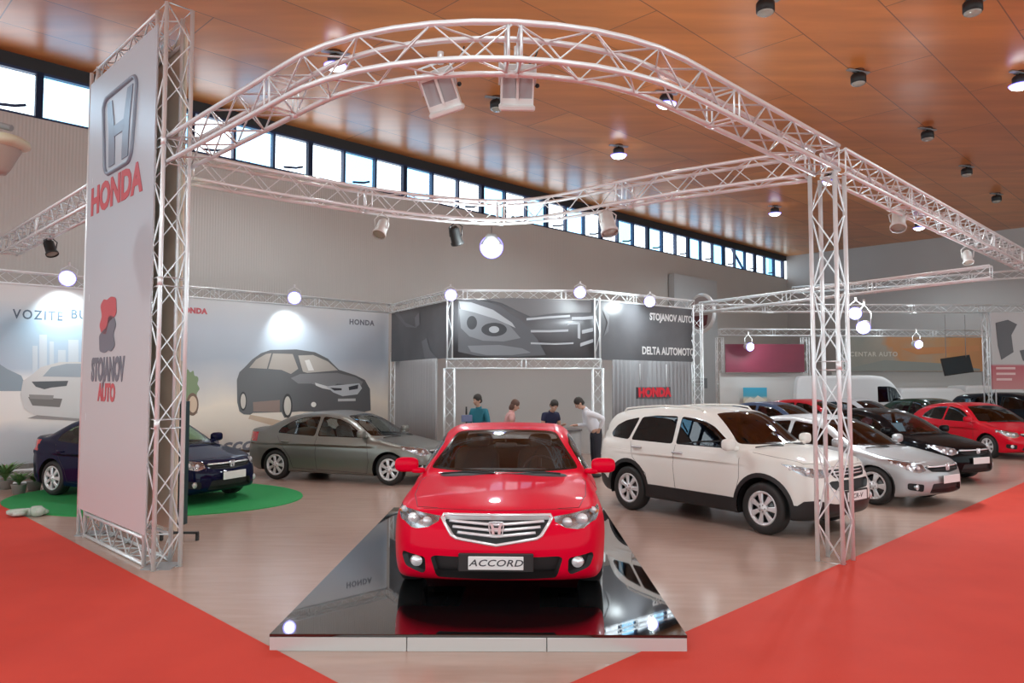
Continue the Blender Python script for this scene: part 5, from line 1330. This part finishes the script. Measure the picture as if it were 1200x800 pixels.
curtain('curtain', PC+Vector((.3, .1, 0)), PD-Vector((.2, .1, 0)), 2.58, M_cur2, 'dark pleated curtain behind the roof of the white off-roader', off=-.15)
b = MB(); b.box((0, 0, 1.5), (7.2, .06, 3.0)); o = b.build('backdrop_panel', mat('backdrop', (.68, .68, .67), .6), None, (.3, 21.4, 0)); tag(o, 'plain grey backdrop panel behind the people in the booth', 'panel')
# red sign on the curtain
q = hit(767, 460, pC[0]+pC[1]*.25, pC[1]); e = empty('brand_sign', (q.x, q.y, q.z-.2), 0, 'red sign with bold letters hanging at the dark curtain', 'sign')
b = MB(); c = Vector((0, 0, .2)); b.prism([c+d*x+Z*z_ for x, z_ in ((-.62, -.14), (.62, -.14), (.62, .14), (-.62, .14))], -pC[1]*.05); b.build('board', mat('sign_board', (.10, .08, .09), .4), e)
text_mesh('lettering', 'HONDA', .30, mat('sign_red', (.62, .02, .04), .4), e, frame_M(c+pC[1]*.004, d, Z, pC[1]), .012, 0, .016, 1.05, scale_x=1.05)
b = MB(); 
for x in (-.5, .5): b.tube([c+d*x-pC[1]*.03+Z*.14, c+d*x-pC[1]*.03+Z*(2.5-q.z)], .01, 6)
b.build('hanger', M_alu, e)
# vertical light strips of the shelf behind
for k, px in enumerate((749, 799)):
    q = hit(px, 450, pC[0]+pC[1]*.1, pC[1]); b = MB(); b.tube([(q.x, q.y, 0), (q.x, q.y, 2.55)], .022, 8); o = b.build('booth_pole', M_alu); tag(o, ('slim pole beside the red sign', 'slim pole between the red sign and the end post')[k], 'pole', 'slim poles before the dark curtain')

# stand spotlights on those trusses, aimed at the prints
for (px, py, Y, aim, lb, e_) in ((81, 325, None, (-9.2, 15.6, 2.6), 'lit spotlight above the slogan banner', 45), (345, 348, None, (-5.2, 19.6, 3.1), 'lit spotlight above the pictured saloon', 45)):
    p = hit(px, py, B0+bn*.75, bn); par_can(p, p+Vector((.3, -1, -.3)), lb, lit=True, hang=.25, s=1.25, group=None)
    t = bh(px-6, py+52); place_light('banner_light', p-bn*.22-Z*.16, e_*2.2, .05, spot=100, aim=t, blend=1.)
for (px, py, Y, lb) in ((528, 344, 17.0, 'lit spotlight at the headlight end of the booth truss'), (680, 341, 17.0, 'lit spotlight above the grille picture, near the middle of the booth truss'), (762, 352, 18.3, 'lit spotlight over the lettered part of the dark banner')):
    par_can(atY(px, py, Y), (0, 8, 0), lb, lit=True, hang=.2, s=1.1, e=60)
# ------------------------------------------------------------------ far stands
def panel(name, pxa, pxb, ya, yb, Y, m, label, cat='panel', th=.08, z0=None, skew=0.):
    """upright panel facing the camera side, given its outline in the photo and its distance"""
    a_ = atY(pxa, ya, Y); c_ = atY(pxb, yb, Y); z1 = a_.z; zb = c_.z if z0 is None else z0
    e = Vector(((a_.x+c_.x)/2, Y, zb)); b = MB(); b.box((0, th/2, (z1-zb)/2), (c_.x-a_.x, th, z1-zb)); o = b.build(name, m, None, e)
    o.rotation_euler = (0, 0, R(skew)); return tag(o, label, cat), e
M_part = mat('partition_white', (.50, .50, .49), .5)
panel('partition_panel', 843, 948, 437, 480, 29.6, M_part, 'white partition below the dark red fascia', z0=0)
panel('fascia_panel', 850, 943, 403, 436, 29.4, mat('fascia_red', (.20, .022, .05), .4, var=(1.2, .6, (.14, .02, .045))), 'dark red fascia panel above a white partition')
o, e = panel('poster', 871, 899, 454, 474, 29.3, mk_grad('poster_print', Z*-.1, Z*.75, [(0, (.35, .42, .30)), (.35, (.55, .5, .38)), (.5, (.05, .30, .42)), (1, (.02, .33, .52))], .4, .3), 'small turquoise landscape poster on the white partition', 'poster', th=.03)
b = MB(); b.prism([(-.42, -.004, .12), (-.2, -.004, .3), (-.05, -.004, .22), (.1, -.004, .36), (.3, -.004, .25), (.42, -.004, .14), (.42, -.004, .08), (-.42, -.004, .08)], (0, -.004, 0)); b.build('printed_ridge', mat('print_ridge', (.62, .60, .52), .5), o)
panel('partition_panel', 975, 1152, 436, 480, 36.0, M_part, 'long white partition behind the white vans', z0=0)
o, e = panel('orange_banner', 988, 1152, 393, 435, 35.8, mk_grad('orange_print', (-3.4, 0, .2), (3.4, 0, 1.2), [(0, (.22, .25, .23)), (.3, (.34, .31, .26)), (.38, (.50, .24, .10)), (.6, (.42, .30, .20)), (.75, (.55, .27, .10)), (1, (.50, .22, .08))], .5, .45), 'long orange and grey-green striped banner above the white vans', 'banner')
b = MB(); b.prism([(-3.1, -.006, .15), (-1.4, -.006, .55), (1.5, -.006, .38), (3.2, -.006, .12), (3.2, -.006, .02), (-3.1, -.006, .02)], (0, -.004, 0)); b.build('printed_swoosh', mat('print_greygreen', (.25, .27, .25), .5), o)
b = MB(); b.prism([(-.6, -.008, 1.1), (3.2, -.008, 1.25), (3.2, -.008, .98), (.2, -.008, .80)], (0, -.004, 0)); b.build('printed_swoosh', mat('print_orange', (.56, .24, .09), .5), o)
text_mesh('lettering', 'CENTAR AUTO', .3, mat('print_pale', (.6, .58, .52), .5), o, frame_M((-1.9, -.012, .82), (1, 0, 0), Z, (0, -1, 0)), .001, 0, .006, 1.15)
# poster wall at the right edge
o, e = panel('picture_banner', 1161, 1236, 366, 456, 24., mk_grad('bw_print', Z*0, Z*2.5, [(0, (.40, .16, .16)), (.30, (.36, .06, .08)), (.33, (.40, .40, .40)), (1, (.45, .45, .46))], .4, .0), 'tall banner with black-and-white sports figures over a red strip', 'banner')
MD = mat('print_figure', (.09, .09, .10), .5)
for P in ([(-.85, 2.15), (-.45, 2.25), (-.15, 2.1), (-.35, 1.75), (-.3, 1.2), (-.7, .95), (-.8, 1.4)], [(.1, 2.25), (.7, 2.3), (1.0, 2.1), (.9, 1.7), (.5, 1.45), (.35, 1.1), (.2, 1.3), (.3, 1.8)], [(-.1, 1.25), (.15, 1.3), (.3, 1.05), (.9, 1.0), (.9, .92), (0, .92)]):
    b = MB(); b.prism([(x, -.004, z_) for x, z_ in P], (0, -.004, 0)); b.build('printed_figure', MD, o)
for z_, w_ in ((.68, .62), (.50, .62), (.32, .5)):
    b = MB(); b.box((-.98+w_/2+.1, -.006, z_), (w_, .004, .07)); b.build('printed_line', mat('print_pinkish', (.6, .42, .42), .5), o)
# hanging screen
p = atY(1121.5, 428, 26.); e = empty('hanging_screen', (p.x, p.y, p.z-.32), 0, 'dark flat screen hanging tilted from two wires', 'screen')
Mr = Matrix.Translation((0, 0, .32)) @ Matrix.Rotation(R(-8), 4, 'Y') @ Matrix.Rotation(R(-8), 4, 'X')
b = MB(); b.box((0, 0, 0), (1.02, .07, .62), 0, Mr, .01); b.build('casing', M_black, e)
b = MB(); b.box((0, -.037, 0), (.96, .004, .56), 0, Mr); b.build('display', mat('screen_off', (.035, .045, .05), .15), e)
b = MB()
for x in (-.38, .32): b = MB(); b.tube([(x, .0, .6), (x, 0, 4.55-p.z+.32-.17)], .012, 6); b.build('wire', M_grey, e)
# light grey pylon banner with round sign near the corner
a_ = hit(790, 324, wpt(0, 0, .35), Vector((Q2, -Q2, 0))); c_ = hit(842, 470, wpt(0, 0, .35), Vector((Q2, -Q2, 0)))
sa = (corner-Vector((a_.x, a_.y, 0))).dot(U); sb = (corner-Vector((c_.x, c_.y, 0))).dot(U)
b = MB(); org = wpt((sa+sb)/2, 0, .35); b.prism([wpt(sa, 0, .35)-org, wpt(sb, 0, .35)-org, wpt(sb, 7.0, .35)-org, wpt(sa, 7.0, .35)-org], -Vector((Q2, -Q2, 0))*.3)
o = b.build('tall_panel', mat('panel_pale', (.47, .50, .52), .5), None, org); tag(o, 'tall pale grey-blue panel standing against the window wall near the corner', 'panel')
e = atY(822, 367, 31.); rt = empty('round_sign', (e.x, e.y, e.z-.85), R(-62), 'round sign seen nearly edge-on in front of the tall pale panel', 'sign')
T_ = Matrix.Translation((0, 0, .85)) @ Matrix.Rotation(PI/2, 4, 'X')
b = MB(); b.lathe([(.0001, -.08), (.80, -.08), (.84, 0), (.80, .08), (.74, .09), (.70, .05)], 40, T_); b.build('rim', M_alu, rt)
b = MB(); b.lathe([(.72, .05), (.0001, .055)], 40, T_); b.build('face', mat('sign_grey', (.42, .38, .38), .3), rt)
b = MB(); b.prism([T_ @ Vector((x, y, .06)) for x, y in ((-.45, -.1), (.45, -.1), (.36, -.5), (0, -.64), (-.36, -.5))], T_.to_3x3() @ Vector((0, 0, .006))); b.build('badge', mat('badge_dark', (.12, .02, .03), .3), rt)
b = MB(); b.tube([(0, 0, .02), (0, 0, -2.9+.85)], .03, 8); b.build('pole', M_alu, rt)
# counter item: dark screen on the wall left of the partition
o, e = panel('notice_board', 820, 829, 443, 455, 28.5, mat('board_dark', (.08, .09, .1), .3), 'small dark notice board hanging before the pale panel', 'board', th=.04)
# far trusses
def tr(label, a_, b_, post=False, **k): return truss('truss_post' if post else 'far_truss', label, [a_, b_], Vector((1, 0, 0)) if post else None, Vector((0, 1, 0)) if post else Z, **k)
k = dict(a=.25, r=.022, rb=.008, pitch=.35)
tr('long level truss far behind the lattice column', atY(816, 361, 26), atY(1230, 362, 26), **k)
tr('lower level truss above the dark red fascia', atY(843, 389, 30), atY(1156, 391, 30), **k)
p = atY(1157, 361, 26); tr('lattice post beside the sports-figure banner', Vector((p.x, p.y, 0)), p-Z*.15, True, **k)
p = atY(843, 391, 30); tr('lattice post at the near end of the dark red fascia', Vector((p.x, p.y, 0)), p-Z*.15, True, **k)
p = atY(943, 391, 30); tr('lattice post at the far end of the dark red fascia', Vector((p.x, p.y, 0)), p-Z*.15, True, **k)
p = atY(985, 391, 30); tr('lattice post between the red fascia and the orange banner', Vector((p.x, p.y, 0)), p-Z*.15, True, **k)
tr('pale truss sloping up from the booth end towards the long side truss', PD+Vector((.25, 0, 4.05)), Vector((10.0, 15.4, 4.35)), **k)
tr('lattice truss crossing far behind, just under the corner of the hall', atY(930, 340, 31), atY(1240, 318, 24), a=.25, r=.02, rb=.008, pitch=.4)
for (px, py, Y, lb) in ((877, 406, 28.8, 'lit spotlight in front of the dark red fascia'), (1074, 403, 29.0, 'lit spotlight in front of the orange banner')):
    par_can(atY(px, py, Y), (px/60, 5, 0), lb, lit=True, hang=.45, s=1.35, e=60)
# ------------------------------------------------------------------ people
def skin_mesh(verts, edges, radii, root=0, sub=2):
    me = bpy.data.meshes.new('sk'); me.from_pydata([tuple(v) for v in verts], edges, [])
    o = bpy.data.objects.new('sk', me); COL.objects.link(o)
    o.modifiers.new('s', 'SKIN'); s = o.modifiers.new('u', 'SUBSURF'); s.levels = sub; s.render_levels = sub
    sv = me.skin_vertices[0].data
    for i, r_ in enumerate(radii): sv[i].radius = (r_, r_) if not isinstance(r_, tuple) else r_; sv[i].use_root = (i == root)
    dg = bpy.context.evaluated_depsgraph_get(); dg.update()
    m = bpy.data.meshes.new_from_object(o.evaluated_get(dg)); bpy.data.objects.remove(o); bpy.data.meshes.remove(me)
    for p in m.polygons: p.use_smooth = True
    return m
def person(label, loc, rz, J, shirt, trousers, hair, skin, sleeve='long', hairlen=0.):
    """J: joint positions, x to the figure's right-hand side is -x ; faces +y"""
    root = empty('person', loc, rz, label, 'person')
    v = {k: Vector(p) for k, p in J.items()}
    names = []; vs = []; rd = []; ed = []
    def A(n, p, r_): names.append(n); vs.append(p); rd.append(r_); return len(vs)-1
    pel = A('pel', v['pelvis'], .115); wa = A('w', v['pelvis'].lerp(v['chest'], .5), .115); ch = A('c', v['chest'], .13); nk = A('n', v['neck'], .055); hd = A('h0', v['neck'].lerp(v['head'], .5), .052)
    ed += [(pel, wa), (wa, ch), (ch, nk), (nk, hd)]
    for s in ('l', 'r'):
        sh = A('sh', v['sh_'+s], .055); el = A('el', v['el_'+s], .042); wr_ = A('wr', v['wr_'+s], .027); ed += [(ch, sh), (sh, el), (el, wr_)]
        d = (v['wr_'+s]-v['el_'+s]).normalized(); pm = A('pm', v['wr_'+s]+d*.05, .030); pe = A('pe', v['wr_'+s]+d*.085, .032); ed += [(wr_, pm), (pm, pe)]
        x = d.cross(Z); x = x.normalized() if x.length > .1 else Vector((1, 0, 0)); dn = x.cross(d).normalized()
        for k, (o_, ln) in enumerate(((-.03, .062), (-.01, .075), (.01, .07), (.03, .055))):
            b0 = A('f', v['wr_'+s]+d*.10+x*o_, .009); b1 = A('f', v['wr_'+s]+d*(.10+ln*.5)+x*o_*1.1-dn*.004, .008); b2 = A('f', v['wr_'+s]+d*(.10+ln)+x*o_*1.1-dn*.022, .007); ed += [(pe, b0), (b0, b1), (b1, b2)]
        b0 = A('t', v['wr_'+s]+d*.05-x*.035, .011); b1 = A('t', v['wr_'+s]+d*.085-x*.052, .009); ed += [(pm, b0), (b0, b1)]
        hp = A('hp', v['hip_'+s], .078); kn = A('k', v['kn_'+s], .058); an = A('a', v['an_'+s], .040); ft = A('ft', v['an_'+s]+Vector((0, .14, -.05)), .032); ed += [(pel, hp), (hp, kn), (kn, an), (an, ft)]
    body = skin_mesh(vs, ed, rd)
    # head with nose and ears, fused with the body by a fine remesh
    hb = MB(); up = (v['head']-v['neck']).normalized(); fw = Vector(J.get('look', (0, 1, 0))); fw = (fw-up*fw.dot(up)).normalized(); M = frame_M(v['head']+up*.01, fw.cross(up), fw, up)
    hb.blob((0, 0, .02), (.155, .19, .22), .95, 10, M); hb.blob((0, .03, -.05), (.115, .13, .12), .9, 8, M); hb.blob((0, .10, -.005), (.03, .05, .055), .9, 6, M)
    for s in (-1, 1): hb.blob((s*.08, -.005, .0), (.02, .04, .06), 1, 6, M)
    hm = hb.mesh('h'); bm = bmesh.new(); bm.from_mesh(body); bm.from_mesh(hm); me = bpy.data.meshes.new('body'); bm.to_mesh(me); bm.free()
    t = bpy.data.objects.new('t', me); COL.objects.link(t); rm = t.modifiers.new('r', 'REMESH'); rm.mode = 'VOXEL'; rm.voxel_size = .011; rm.use_smooth_shade = True
    dg = bpy.context.evaluated_depsgraph_get(); dg.update(); me2 = bpy.data.meshes.new_from_object(t.evaluated_get(dg)); bpy.data.objects.remove(t)
    for p in me2.polygons: p.use_smooth = True
    put('body', me2, skin, root)
    for s in (-1, 1):
        b = MB(); b.blob((s*.032, .088, .022), (.026, .014, .014), 1, 6, M, 0); b.blob((s*.032, .094, .022), (.011, .008, .011), 1, 5, M, 1); b.build('eye', [mat('eye_white', (.8, .8, .78), .3), M_black], root)
    b = MB(); b.blob((0, .086, -.062), (.05, .016, .014), 1, 6, M); b.build('mouth', mat('lips', (.42, .15, .13), .5), root)
    b = MB(); b.blob((0, -.018, .05), (.178, .205, .20), .9, 10, M); b.blob((0, -.045, -.01-hairlen/2), (.168, .13, .14+hairlen), .85, 9, M); b.build('hair', hair, root)
    # shirt
    names = []; vs = []; rd = []; ed = []
    pe_ = A('p', v['pelvis'].lerp(v['chest'], -.05), .172); w_ = A('w', v['pelvis'].lerp(v['chest'], .5), .140); c_ = A('c', v['chest'], .152); n_ = A('n', v['chest'].lerp(v['neck'], .75), .075); ed += [(pe_, w_), (w_, c_), (c_, n_)]
    for s in ('l', 'r'):
        a_ = A('s', v['sh_'+s], .075); e_ = A('e', v['sh_'+s].lerp(v['el_'+s], 1. if sleeve == 'long' else .55), .058); ed += [(c_, a_), (a_, e_)]
        if sleeve == 'long': g_ = A('g', v['el_'+s].lerp(v['wr_'+s], .92), .040); ed.append((e_, g_))
    put('shirt', skin_mesh(vs, ed, rd), shirt, root)
    b = MB(); c = v['chest'].lerp(v['neck'], .9); b.lathe([(.07, -.03), (.066, .02), (.06, .03)], 18, frame_M(c, (1, 0, 0), up.cross(Vector((1, 0, 0))), up)); b.build('collar', shirt, root)
    names = []; vs = []; rd = []; ed = []
    p_ = A('p', v['pelvis'], .165); ed = []
    p2 = A('p', v['pelvis'].lerp(v['chest'], .25), .150); ed.append((p_, p2))
    for s in ('l', 'r'):
        h_ = A('h', v['hip_'+s], .120); k_ = A('k', v['kn_'+s], .082); q_ = A('a', v['an_'+s]+Vector((0, 0, .0)), .068); ed += [(p_, h_), (h_, k_), (k_, q_)]
    put('trousers', skin_mesh(vs, ed, rd), trousers, root)
    for s in ('l', 'r'):
        b = MB(); a_ = v['an_'+s]; b.blob((a_.x, a_.y+.07, .045), (.10, .29, .09), .7, 8); b.build('shoe', M_black, root)
    return root
SKIN = mat('skin', (.50, .29, .21), .55)
def stand(lean=0., arms='desk', h_=1.0, twist=0.):
    """joint set: standing, leaning forward by lean degrees from the hips"""
    c, s = math.cos(R(lean)), math.sin(R(lean))
    def L(x, y, z): z -= .95; return Vector((x, y*c+z*s, .95+z*c-y*s))*h_
    J = dict(pelvis=Vector((0, 0, .95))*h_, chest=L(0, 0, 1.30), neck=L(0, .01, 1.50), head=L(0, .05, 1.63), sh_l=L(.18, 0, 1.40), sh_r=L(-.18, 0, 1.40),
             hip_l=Vector((.09, 0, .88))*h_, hip_r=Vector((-.09, 0, .88))*h_, kn_l=Vector((.11, .03, .48))*h_, kn_r=Vector((-.10, .01, .48))*h_, an_l=Vector((.13, -.02, .09))*h_, an_r=Vector((-.12, .0, .09))*h_)
    if arms == 'desk': J.update(el_l=L(.24, .10, 1.14), el_r=L(-.24, .10, 1.14), wr_l=Vector((.16, .40, 1.11)), wr_r=Vector((-.16, .40, 1.11)))
    if arms == 'hip': J.update(el_l=L(.24, .10, 1.14), wr_l=Vector((.14, .42, 1.11)), el_r=L(-.34, -.20, 1.18), wr_r=L(-.19, -.04, .99))
    if arms == 'down': J.update(el_l=L(.25, .02, 1.12), el_r=L(-.25, .02, 1.12), wr_l=L(.20, .22, .98), wr_r=L(-.20, .22, .98))
    return J
M_dkh = mat('hair_dark', (.02, .014, .01), .6); M_brh = mat('hair_brown', (.09, .04, .025), .6)
# counter: grey round-ended desk
cY = 15.9
cp = empty('reception_counter', (.05, cY, 0), 0, 'grey reception counter with a dark top behind the red car', 'counter')
out = [(-1.2, -.3), (1.15, -.3)]+[(1.15+.3*math.sin(t), -.3*math.cos(t)) for t in np.linspace(.2, PI-.2, 9)]+[(1.15, .3), (-1.2, .3)]
b = MB(); b.prism([(x*.985, y*.9, 0) for x, y in out], (0, 0, 1.02)); b.build('body', mat('counter_grey', (.33, .33, .33), .5), cp)
b = MB(); b.prism([(x, y*1.15, 1.02) for x, y in out], (0, 0, .04)); b.build('top', mat('counter_top', (.10, .10, .10), .3), cp)
# the four people
J = stand(27, 'hip', 1.03); J['look'] = (0, .8, -.6)
p = atY(700, 560, 16.1); person('person in a white shirt and dark trousers bending over the counter', (p.x, 16.25, 0), R(98), J, mat('shirt_white', (.72, .73, .78), .7), mat('trousers_dark', (.018, .018, .028), .8), M_dkh, SKIN)
J = stand(20, 'desk', .96); J['look'] = (.2, 1, -.5)
p = atY(648, 500, 16.6); person('person in a navy shirt leaning on the counter opposite the white shirt', (p.x-.12, 16.75, 0), R(-150), J, mat('shirt_navy', (.012, .014, .05), .8), MATS['trousers_dark'], M_dkh, SKIN, 'short')
J = stand(12, 'down', .935); J['look'] = (0, 1, -.1)
p = atY(594, 500, 16.9); person('dark-haired person in a pink top standing behind the counter', (p.x, 17.0, 0), R(-80), J, mat('shirt_pink', (.60, .32, .30), .7), MATS['trousers_dark'], M_brh, SKIN, 'short', .06)
J = stand(4, 'down', 1.0); J['look'] = (.3, 1, 0)
p = atY(562, 500, 16.8); person('person in a teal shirt with dark sleeves behind the counter', (p.x, 16.9, 0), R(150), J, mat('shirt_teal', (.01, .14, .19), .7), MATS['trousers_dark'], M_dkh, SKIN)
# monitor at the counter end
p = Vector((atY(547, 490, 15.9).x, 15.9, 1.06)); e = empty('monitor', p, R(20), 'small flat monitor with a thin aerial on the counter', 'monitor')
b = MB(); b.box((0, 0, .22), (.24, .03, .15), 0, None, .008); b.build('display', mat('monitor_shell', (.12, .14, .25), .4), e); b = MB(); b.tube([(0, .02, .01), (0, .02, .2)], .02, 8); b.blob((0, .02, .01), (.2, .16, .02), .7, 7); b.build('foot', M_black, e)
b = MB(); b.tube([(.0, .03, .30), (.0, .03, .47)], .02, 8); b.build('aerial', M_black, e)
# ------------------------------------------------------------------ small things on the floor
p = at(232, 633); e = empty('floor_bracket', (p.x-.25, p.y, 0), 0, 'dark angled metal bracket on the floor beside the tower foot', 'bracket')
b = MB(); b.box((-.0, 0, .10), (.5, .05, .025)); b.box((.24, 0, .05), (.03, .05, .1)); b.box((-.23, 0, .05), (.03, .05, .1)); b.build('bar', M_black, e)
p = at(34, 604); rr = random.Random(9)
b = MB()
for k in range(7): b.blob((rr.uniform(-.2, .2), rr.uniform(-.12, .12), .05+rr.uniform(0, .05)), (rr.uniform(.16, .34), rr.uniform(.12, .25), rr.uniform(.08, .18)), rr.uniform(.5, .9), 5, Matrix.Rotation(rr.uniform(0, 3), 4, 'Z'))
me = b.mesh('wrap')
o = put('plastic_wrapping', me, mat('wrap_white', (.55, .60, .55), .25, var=(9, .8, (.25, .42, .30))), None, p); tag(o, 'crumpled whitish-green plastic wrapping on the carpet edge', 'wrapping')
M_leaf = mat('leaf', (.08, .20, .05), .6, var=(6, .7, (.22, .36, .16)))
def plant(p, h_, n, label, name='potted_plant'):
    e = empty(name, p, 0, label, 'plant', 'plants at the foot of the banners')
    b = MB(); b.lathe([(.0001, 0), (.10, 0), (.13, .16), (.14, .17), (.12, .17), (.0001, .15)], 18); b.build('pot', mat('pot_grey', (.25, .24, .22), .6), e)
    b = MB()
    for k in range(n):
        a_ = rr.uniform(0, 2*PI); l_ = rr.uniform(.5, 1.)*h_; sp = rr.uniform(.25, .8)*h_; w_ = rr.uniform(.015, .035)
        dv = Vector((math.cos(a_), math.sin(a_), 0)); sv = Vector((-dv.y, dv.x, 0)); P_ = [Vector((0, 0, .15))+dv*sp*t*t+Z*l_*(t-.35*t*t) for t in (0, .3, .6, .85, 1.)]
        W_ = [.4, 1, 1, .6, .05]; vs = []
        for q_, ww in zip(P_, W_): vs += [q_-sv*w_*ww, q_+sv*w_*ww]
        b.add(vs, [(2*i, 2*i+1, 2*i+3, 2*i+2) for i in range(4)], 0, True)
    b.build('foliage', M_leaf, e)
plant(at(6, 573), .55, 70, 'leafy potted plant, tallest of the floor plants at the banner foot'); plant(at(22, 578), .35, 60, 'low spreading plant between the edge plant and the green mat'); plant(at(40, 574), .25, 40, 'smallest green plant by the floor truss')
# tall dark panel behind the tower, next to the blue car
p = at(211, 560); o, e = panel('dark_screen_panel', 204, 216, 470, 580, 10.9, mat('panel_teal', (.008, .035, .045), .3), 'narrow dark teal upright panel beside the tower, before the blue car', 'panel', th=.12, z0=0)

# ------------------------------------------------------------------ the cars
def car(spec, key, paint, name, label, nose=None, ctr=None, ang=0., z=0., h=None, fin=True, txt='', over=None, group=None, scl=None, **mk):
    mt = car_mats(key, paint, **mk); S = spec(mt, h) if h else spec(mt)
    if over: S.update(over)
    a_ = R(ang); hx = Vector((math.cos(a_), math.sin(a_), 0))
    if nose is not None:
        L_ = max(q[1] for q in S['nose']); ctr = Vector(nose)-hx*L_
    rt = build_car(S, name, label, 'car', group, None, (ctr[0], ctr[1], z), a_)
    if fin:
        f_ = {'civic': finish_civic, 'crv': finish_crv, 'accord': finish_accord}.get(S.get('fin', 'accord'))
        if f_: f_(S, rt) if f_ is not finish_civic else f_(S, rt, txt)
    if scl: rt.scale = scl
    return rt, S
car(spec_accord, 'cherry_red', (.70, .0015, .028), 'red_saloon', 'shiny red saloon car facing forward on the mirror-black platform', nose=(-.14, 6.54, 0), ang=-92.0, z=.13, scl=(1., 1.09, 1.), inner=(.06, .065, .065), tint=(.84, .88, .88), coat=.22, rimc=(.6, .6, .62), dash=(.05, .055, .06), cloth=(.03, .03, .032))
car(spec_crv, 'pearl_white', (.78, .78, .74), 'white_off_roader', 'white compact off-roader with black lower cladding', ctr=(3.35, 11.72, 0), ang=-52, scl=(.94, 1, 1.01), tint=(.05, .07, .10), glass_refl=.06, inner=(.1, .1, .1))
car(spec_civic, 'warm_grey', (.20, .195, .175), 'grey_saloon', 'metallic grey saloon parked side-on before the pictured saloon', ctr=(-3.45, 16.16, 0), ang=-19.4, metal=.55, tint=(.55, .6, .6), cloth=(.25, .22, .19), inner=(.05, .05, .05))
car(spec_civic, 'deep_blue', (.002, .004, .030), 'blue_saloon', 'very dark blue saloon on the green mat behind the tower', ctr=(-6.75, 13.75, 0), ang=-25, tint=(.5, .7, .5), z=.012, h=.04, txt='')
car(spec_civic, 'silver', (.40, .40, .41), 'silver_car', 'silver car with five-spoke wheels next to the white off-roader', ctr=(6.05, 14.2, 0), ang=-57, metal=.5, tint=(.12, .14, .16), h=.036, over=dict(spokes=(5, .06, .10), rim_r=.225, wheel_r=.325))
car(spec_hatch, 'black', (.003, .003, .004), 'black_hatchback', 'glossy black hatchback beyond the silver car', ctr=(8.55, 17.1, 0), ang=-65, tint=(.35, .45, .5), coat=.35, h=.045)
car(spec_hatch, 'signal_red', (.58, .005, .02), 'red_hatchback', 'red car farther back at the edge of the carpet, white card in its windscreen', ctr=(13.5, 21.6, 0), ang=-83, tint=(.10, .10, .10), h=.045)
sm = dict(h=.07, fin=False)
car(spec_hatch, 'dark_green', (.01, .03, .02), 'dark_green_car', 'dark green car roof between the black hatchback and the red one', ctr=(15.1, 26.6, 0), ang=-75, tint=(.3, .4, .35), **sm)
car(spec_crv, 'navy_black', (.006, .010, .016), 'dark_off_roader', 'dark off-roader behind the red hatchback', ctr=(17.8, 26.0, 0), ang=-60, tint=(.1, .14, .16), **sm)
car(spec_civic, 'steel_blue', (.06, .09, .16), 'blue_grey_car', 'blue-grey car whose roof shows behind the white off-roader', ctr=(8.1, 22.6, 0), ang=-48, tint=(.25, .35, .45), **sm)
car(spec_hatch, 'old_red', (.45, .02, .03), 'small_red_car', 'small red car behind the white off-roader, before the red fascia', ctr=(10.4, 25.6, 0), ang=-50, tint=(.2, .2, .2), **sm)
car(spec_hatch, 'light_silver', (.5, .52, .55), 'light_silver_car', 'light silver car showing just beside the lattice column', ctr=(12.3, 26.4, 0), ang=-60, tint=(.12, .15, .2), **sm)
van = lambda hi, bl: (lambda mt, h=None: spec_van(mt, .07, hi, bl))
car(van(2.3, 1.2), 'van_white', (.68, .70, .72), 'high_roof_van', 'white high-roof van behind the black hatchback', nose=(atY(1068, 470, 30.).x, 30., 0), ang=0, tint=(.03, .05, .12), fin=False)
car(van(1.82, 1.1), 'van_white2', (.66, .67, .68), 'small_white_van', 'small white delivery van in front of the high-roof one', ctr=(atY(1146, 470, 32.2).x-1.9, 32.2, 0), ang=0, scl=(.76, .9, .98), tint=(.03, .05, .12), fin=False)
car(van(1.88, 1.15), 'van_white3', (.66, .67, .68), 'white_panel_van', 'white van under the sports-figure banner at the edge', ctr=(atY(1215, 470, 34.3).x-2.0, 34.3, 0), ang=0, scl=(.72, .9, 1), tint=(.03, .05, .2), fin=False)

# white cards standing behind windscreens
for (c, a_, lb) in (((13.5, 21.6), -83, 'white card behind the windscreen of the farther red car'), ((8.55, 17.1), -65, 'white card behind the windscreen of the black hatchback')):
    h_ = Vector((math.cos(R(a_)), math.sin(R(a_)), 0)); l_ = Vector((-h_.y, h_.x, 0)); p = Vector((c[0], c[1], 0))+h_*.62-l_*.38
    b = MB(); b.box((0, 0, .11), (.012, .52, .2), 0, Matrix.Rotation(R(-28), 4, 'Y')); o = b.build('price_card', MATS['plate_white'], None, (p.x, p.y, .96), (0, 0, R(a_))); tag(o, lb, 'card')
# ------------------------------------------------------------------ light and exposure
w = bpy.data.worlds.new('hall_surroundings'); SC.world = w; w.use_nodes = True
bg = w.node_tree.nodes['Background']; bg.inputs[0].default_value = (.81, .96, 1., 1); bg.inputs[1].default_value = 1.65
# unseen fill lights without fixtures, added under the ceiling outside the view
for (x, y, e_) in ((-6, -1, 560), (5, -1, 560), (0, 2.5, 450), (-10.5, 6, 500), (10, 5, 500), (16, 10, 700), (24, 19, 700)):
    place_light('hall_light', (x, y, CZ-.6), e_, .25, (.82, .97, 1.), spot=150, aim=(x, y, 0), blend=.5)
vs = SC.view_settings; vs.view_transform = 'Standard'; vs.look = 'None'; vs.exposure = .36; vs.gamma = 1.; vs.use_curve_mapping = False
SC.cycles.max_bounces = 8; SC.cycles.transparent_max_bounces = 12; SC.cycles.caustics_reflective = False; SC.cycles.caustics_refractive = False; SC.cycles.sample_clamp_indirect = 6; SC.cycles.use_denoising = True
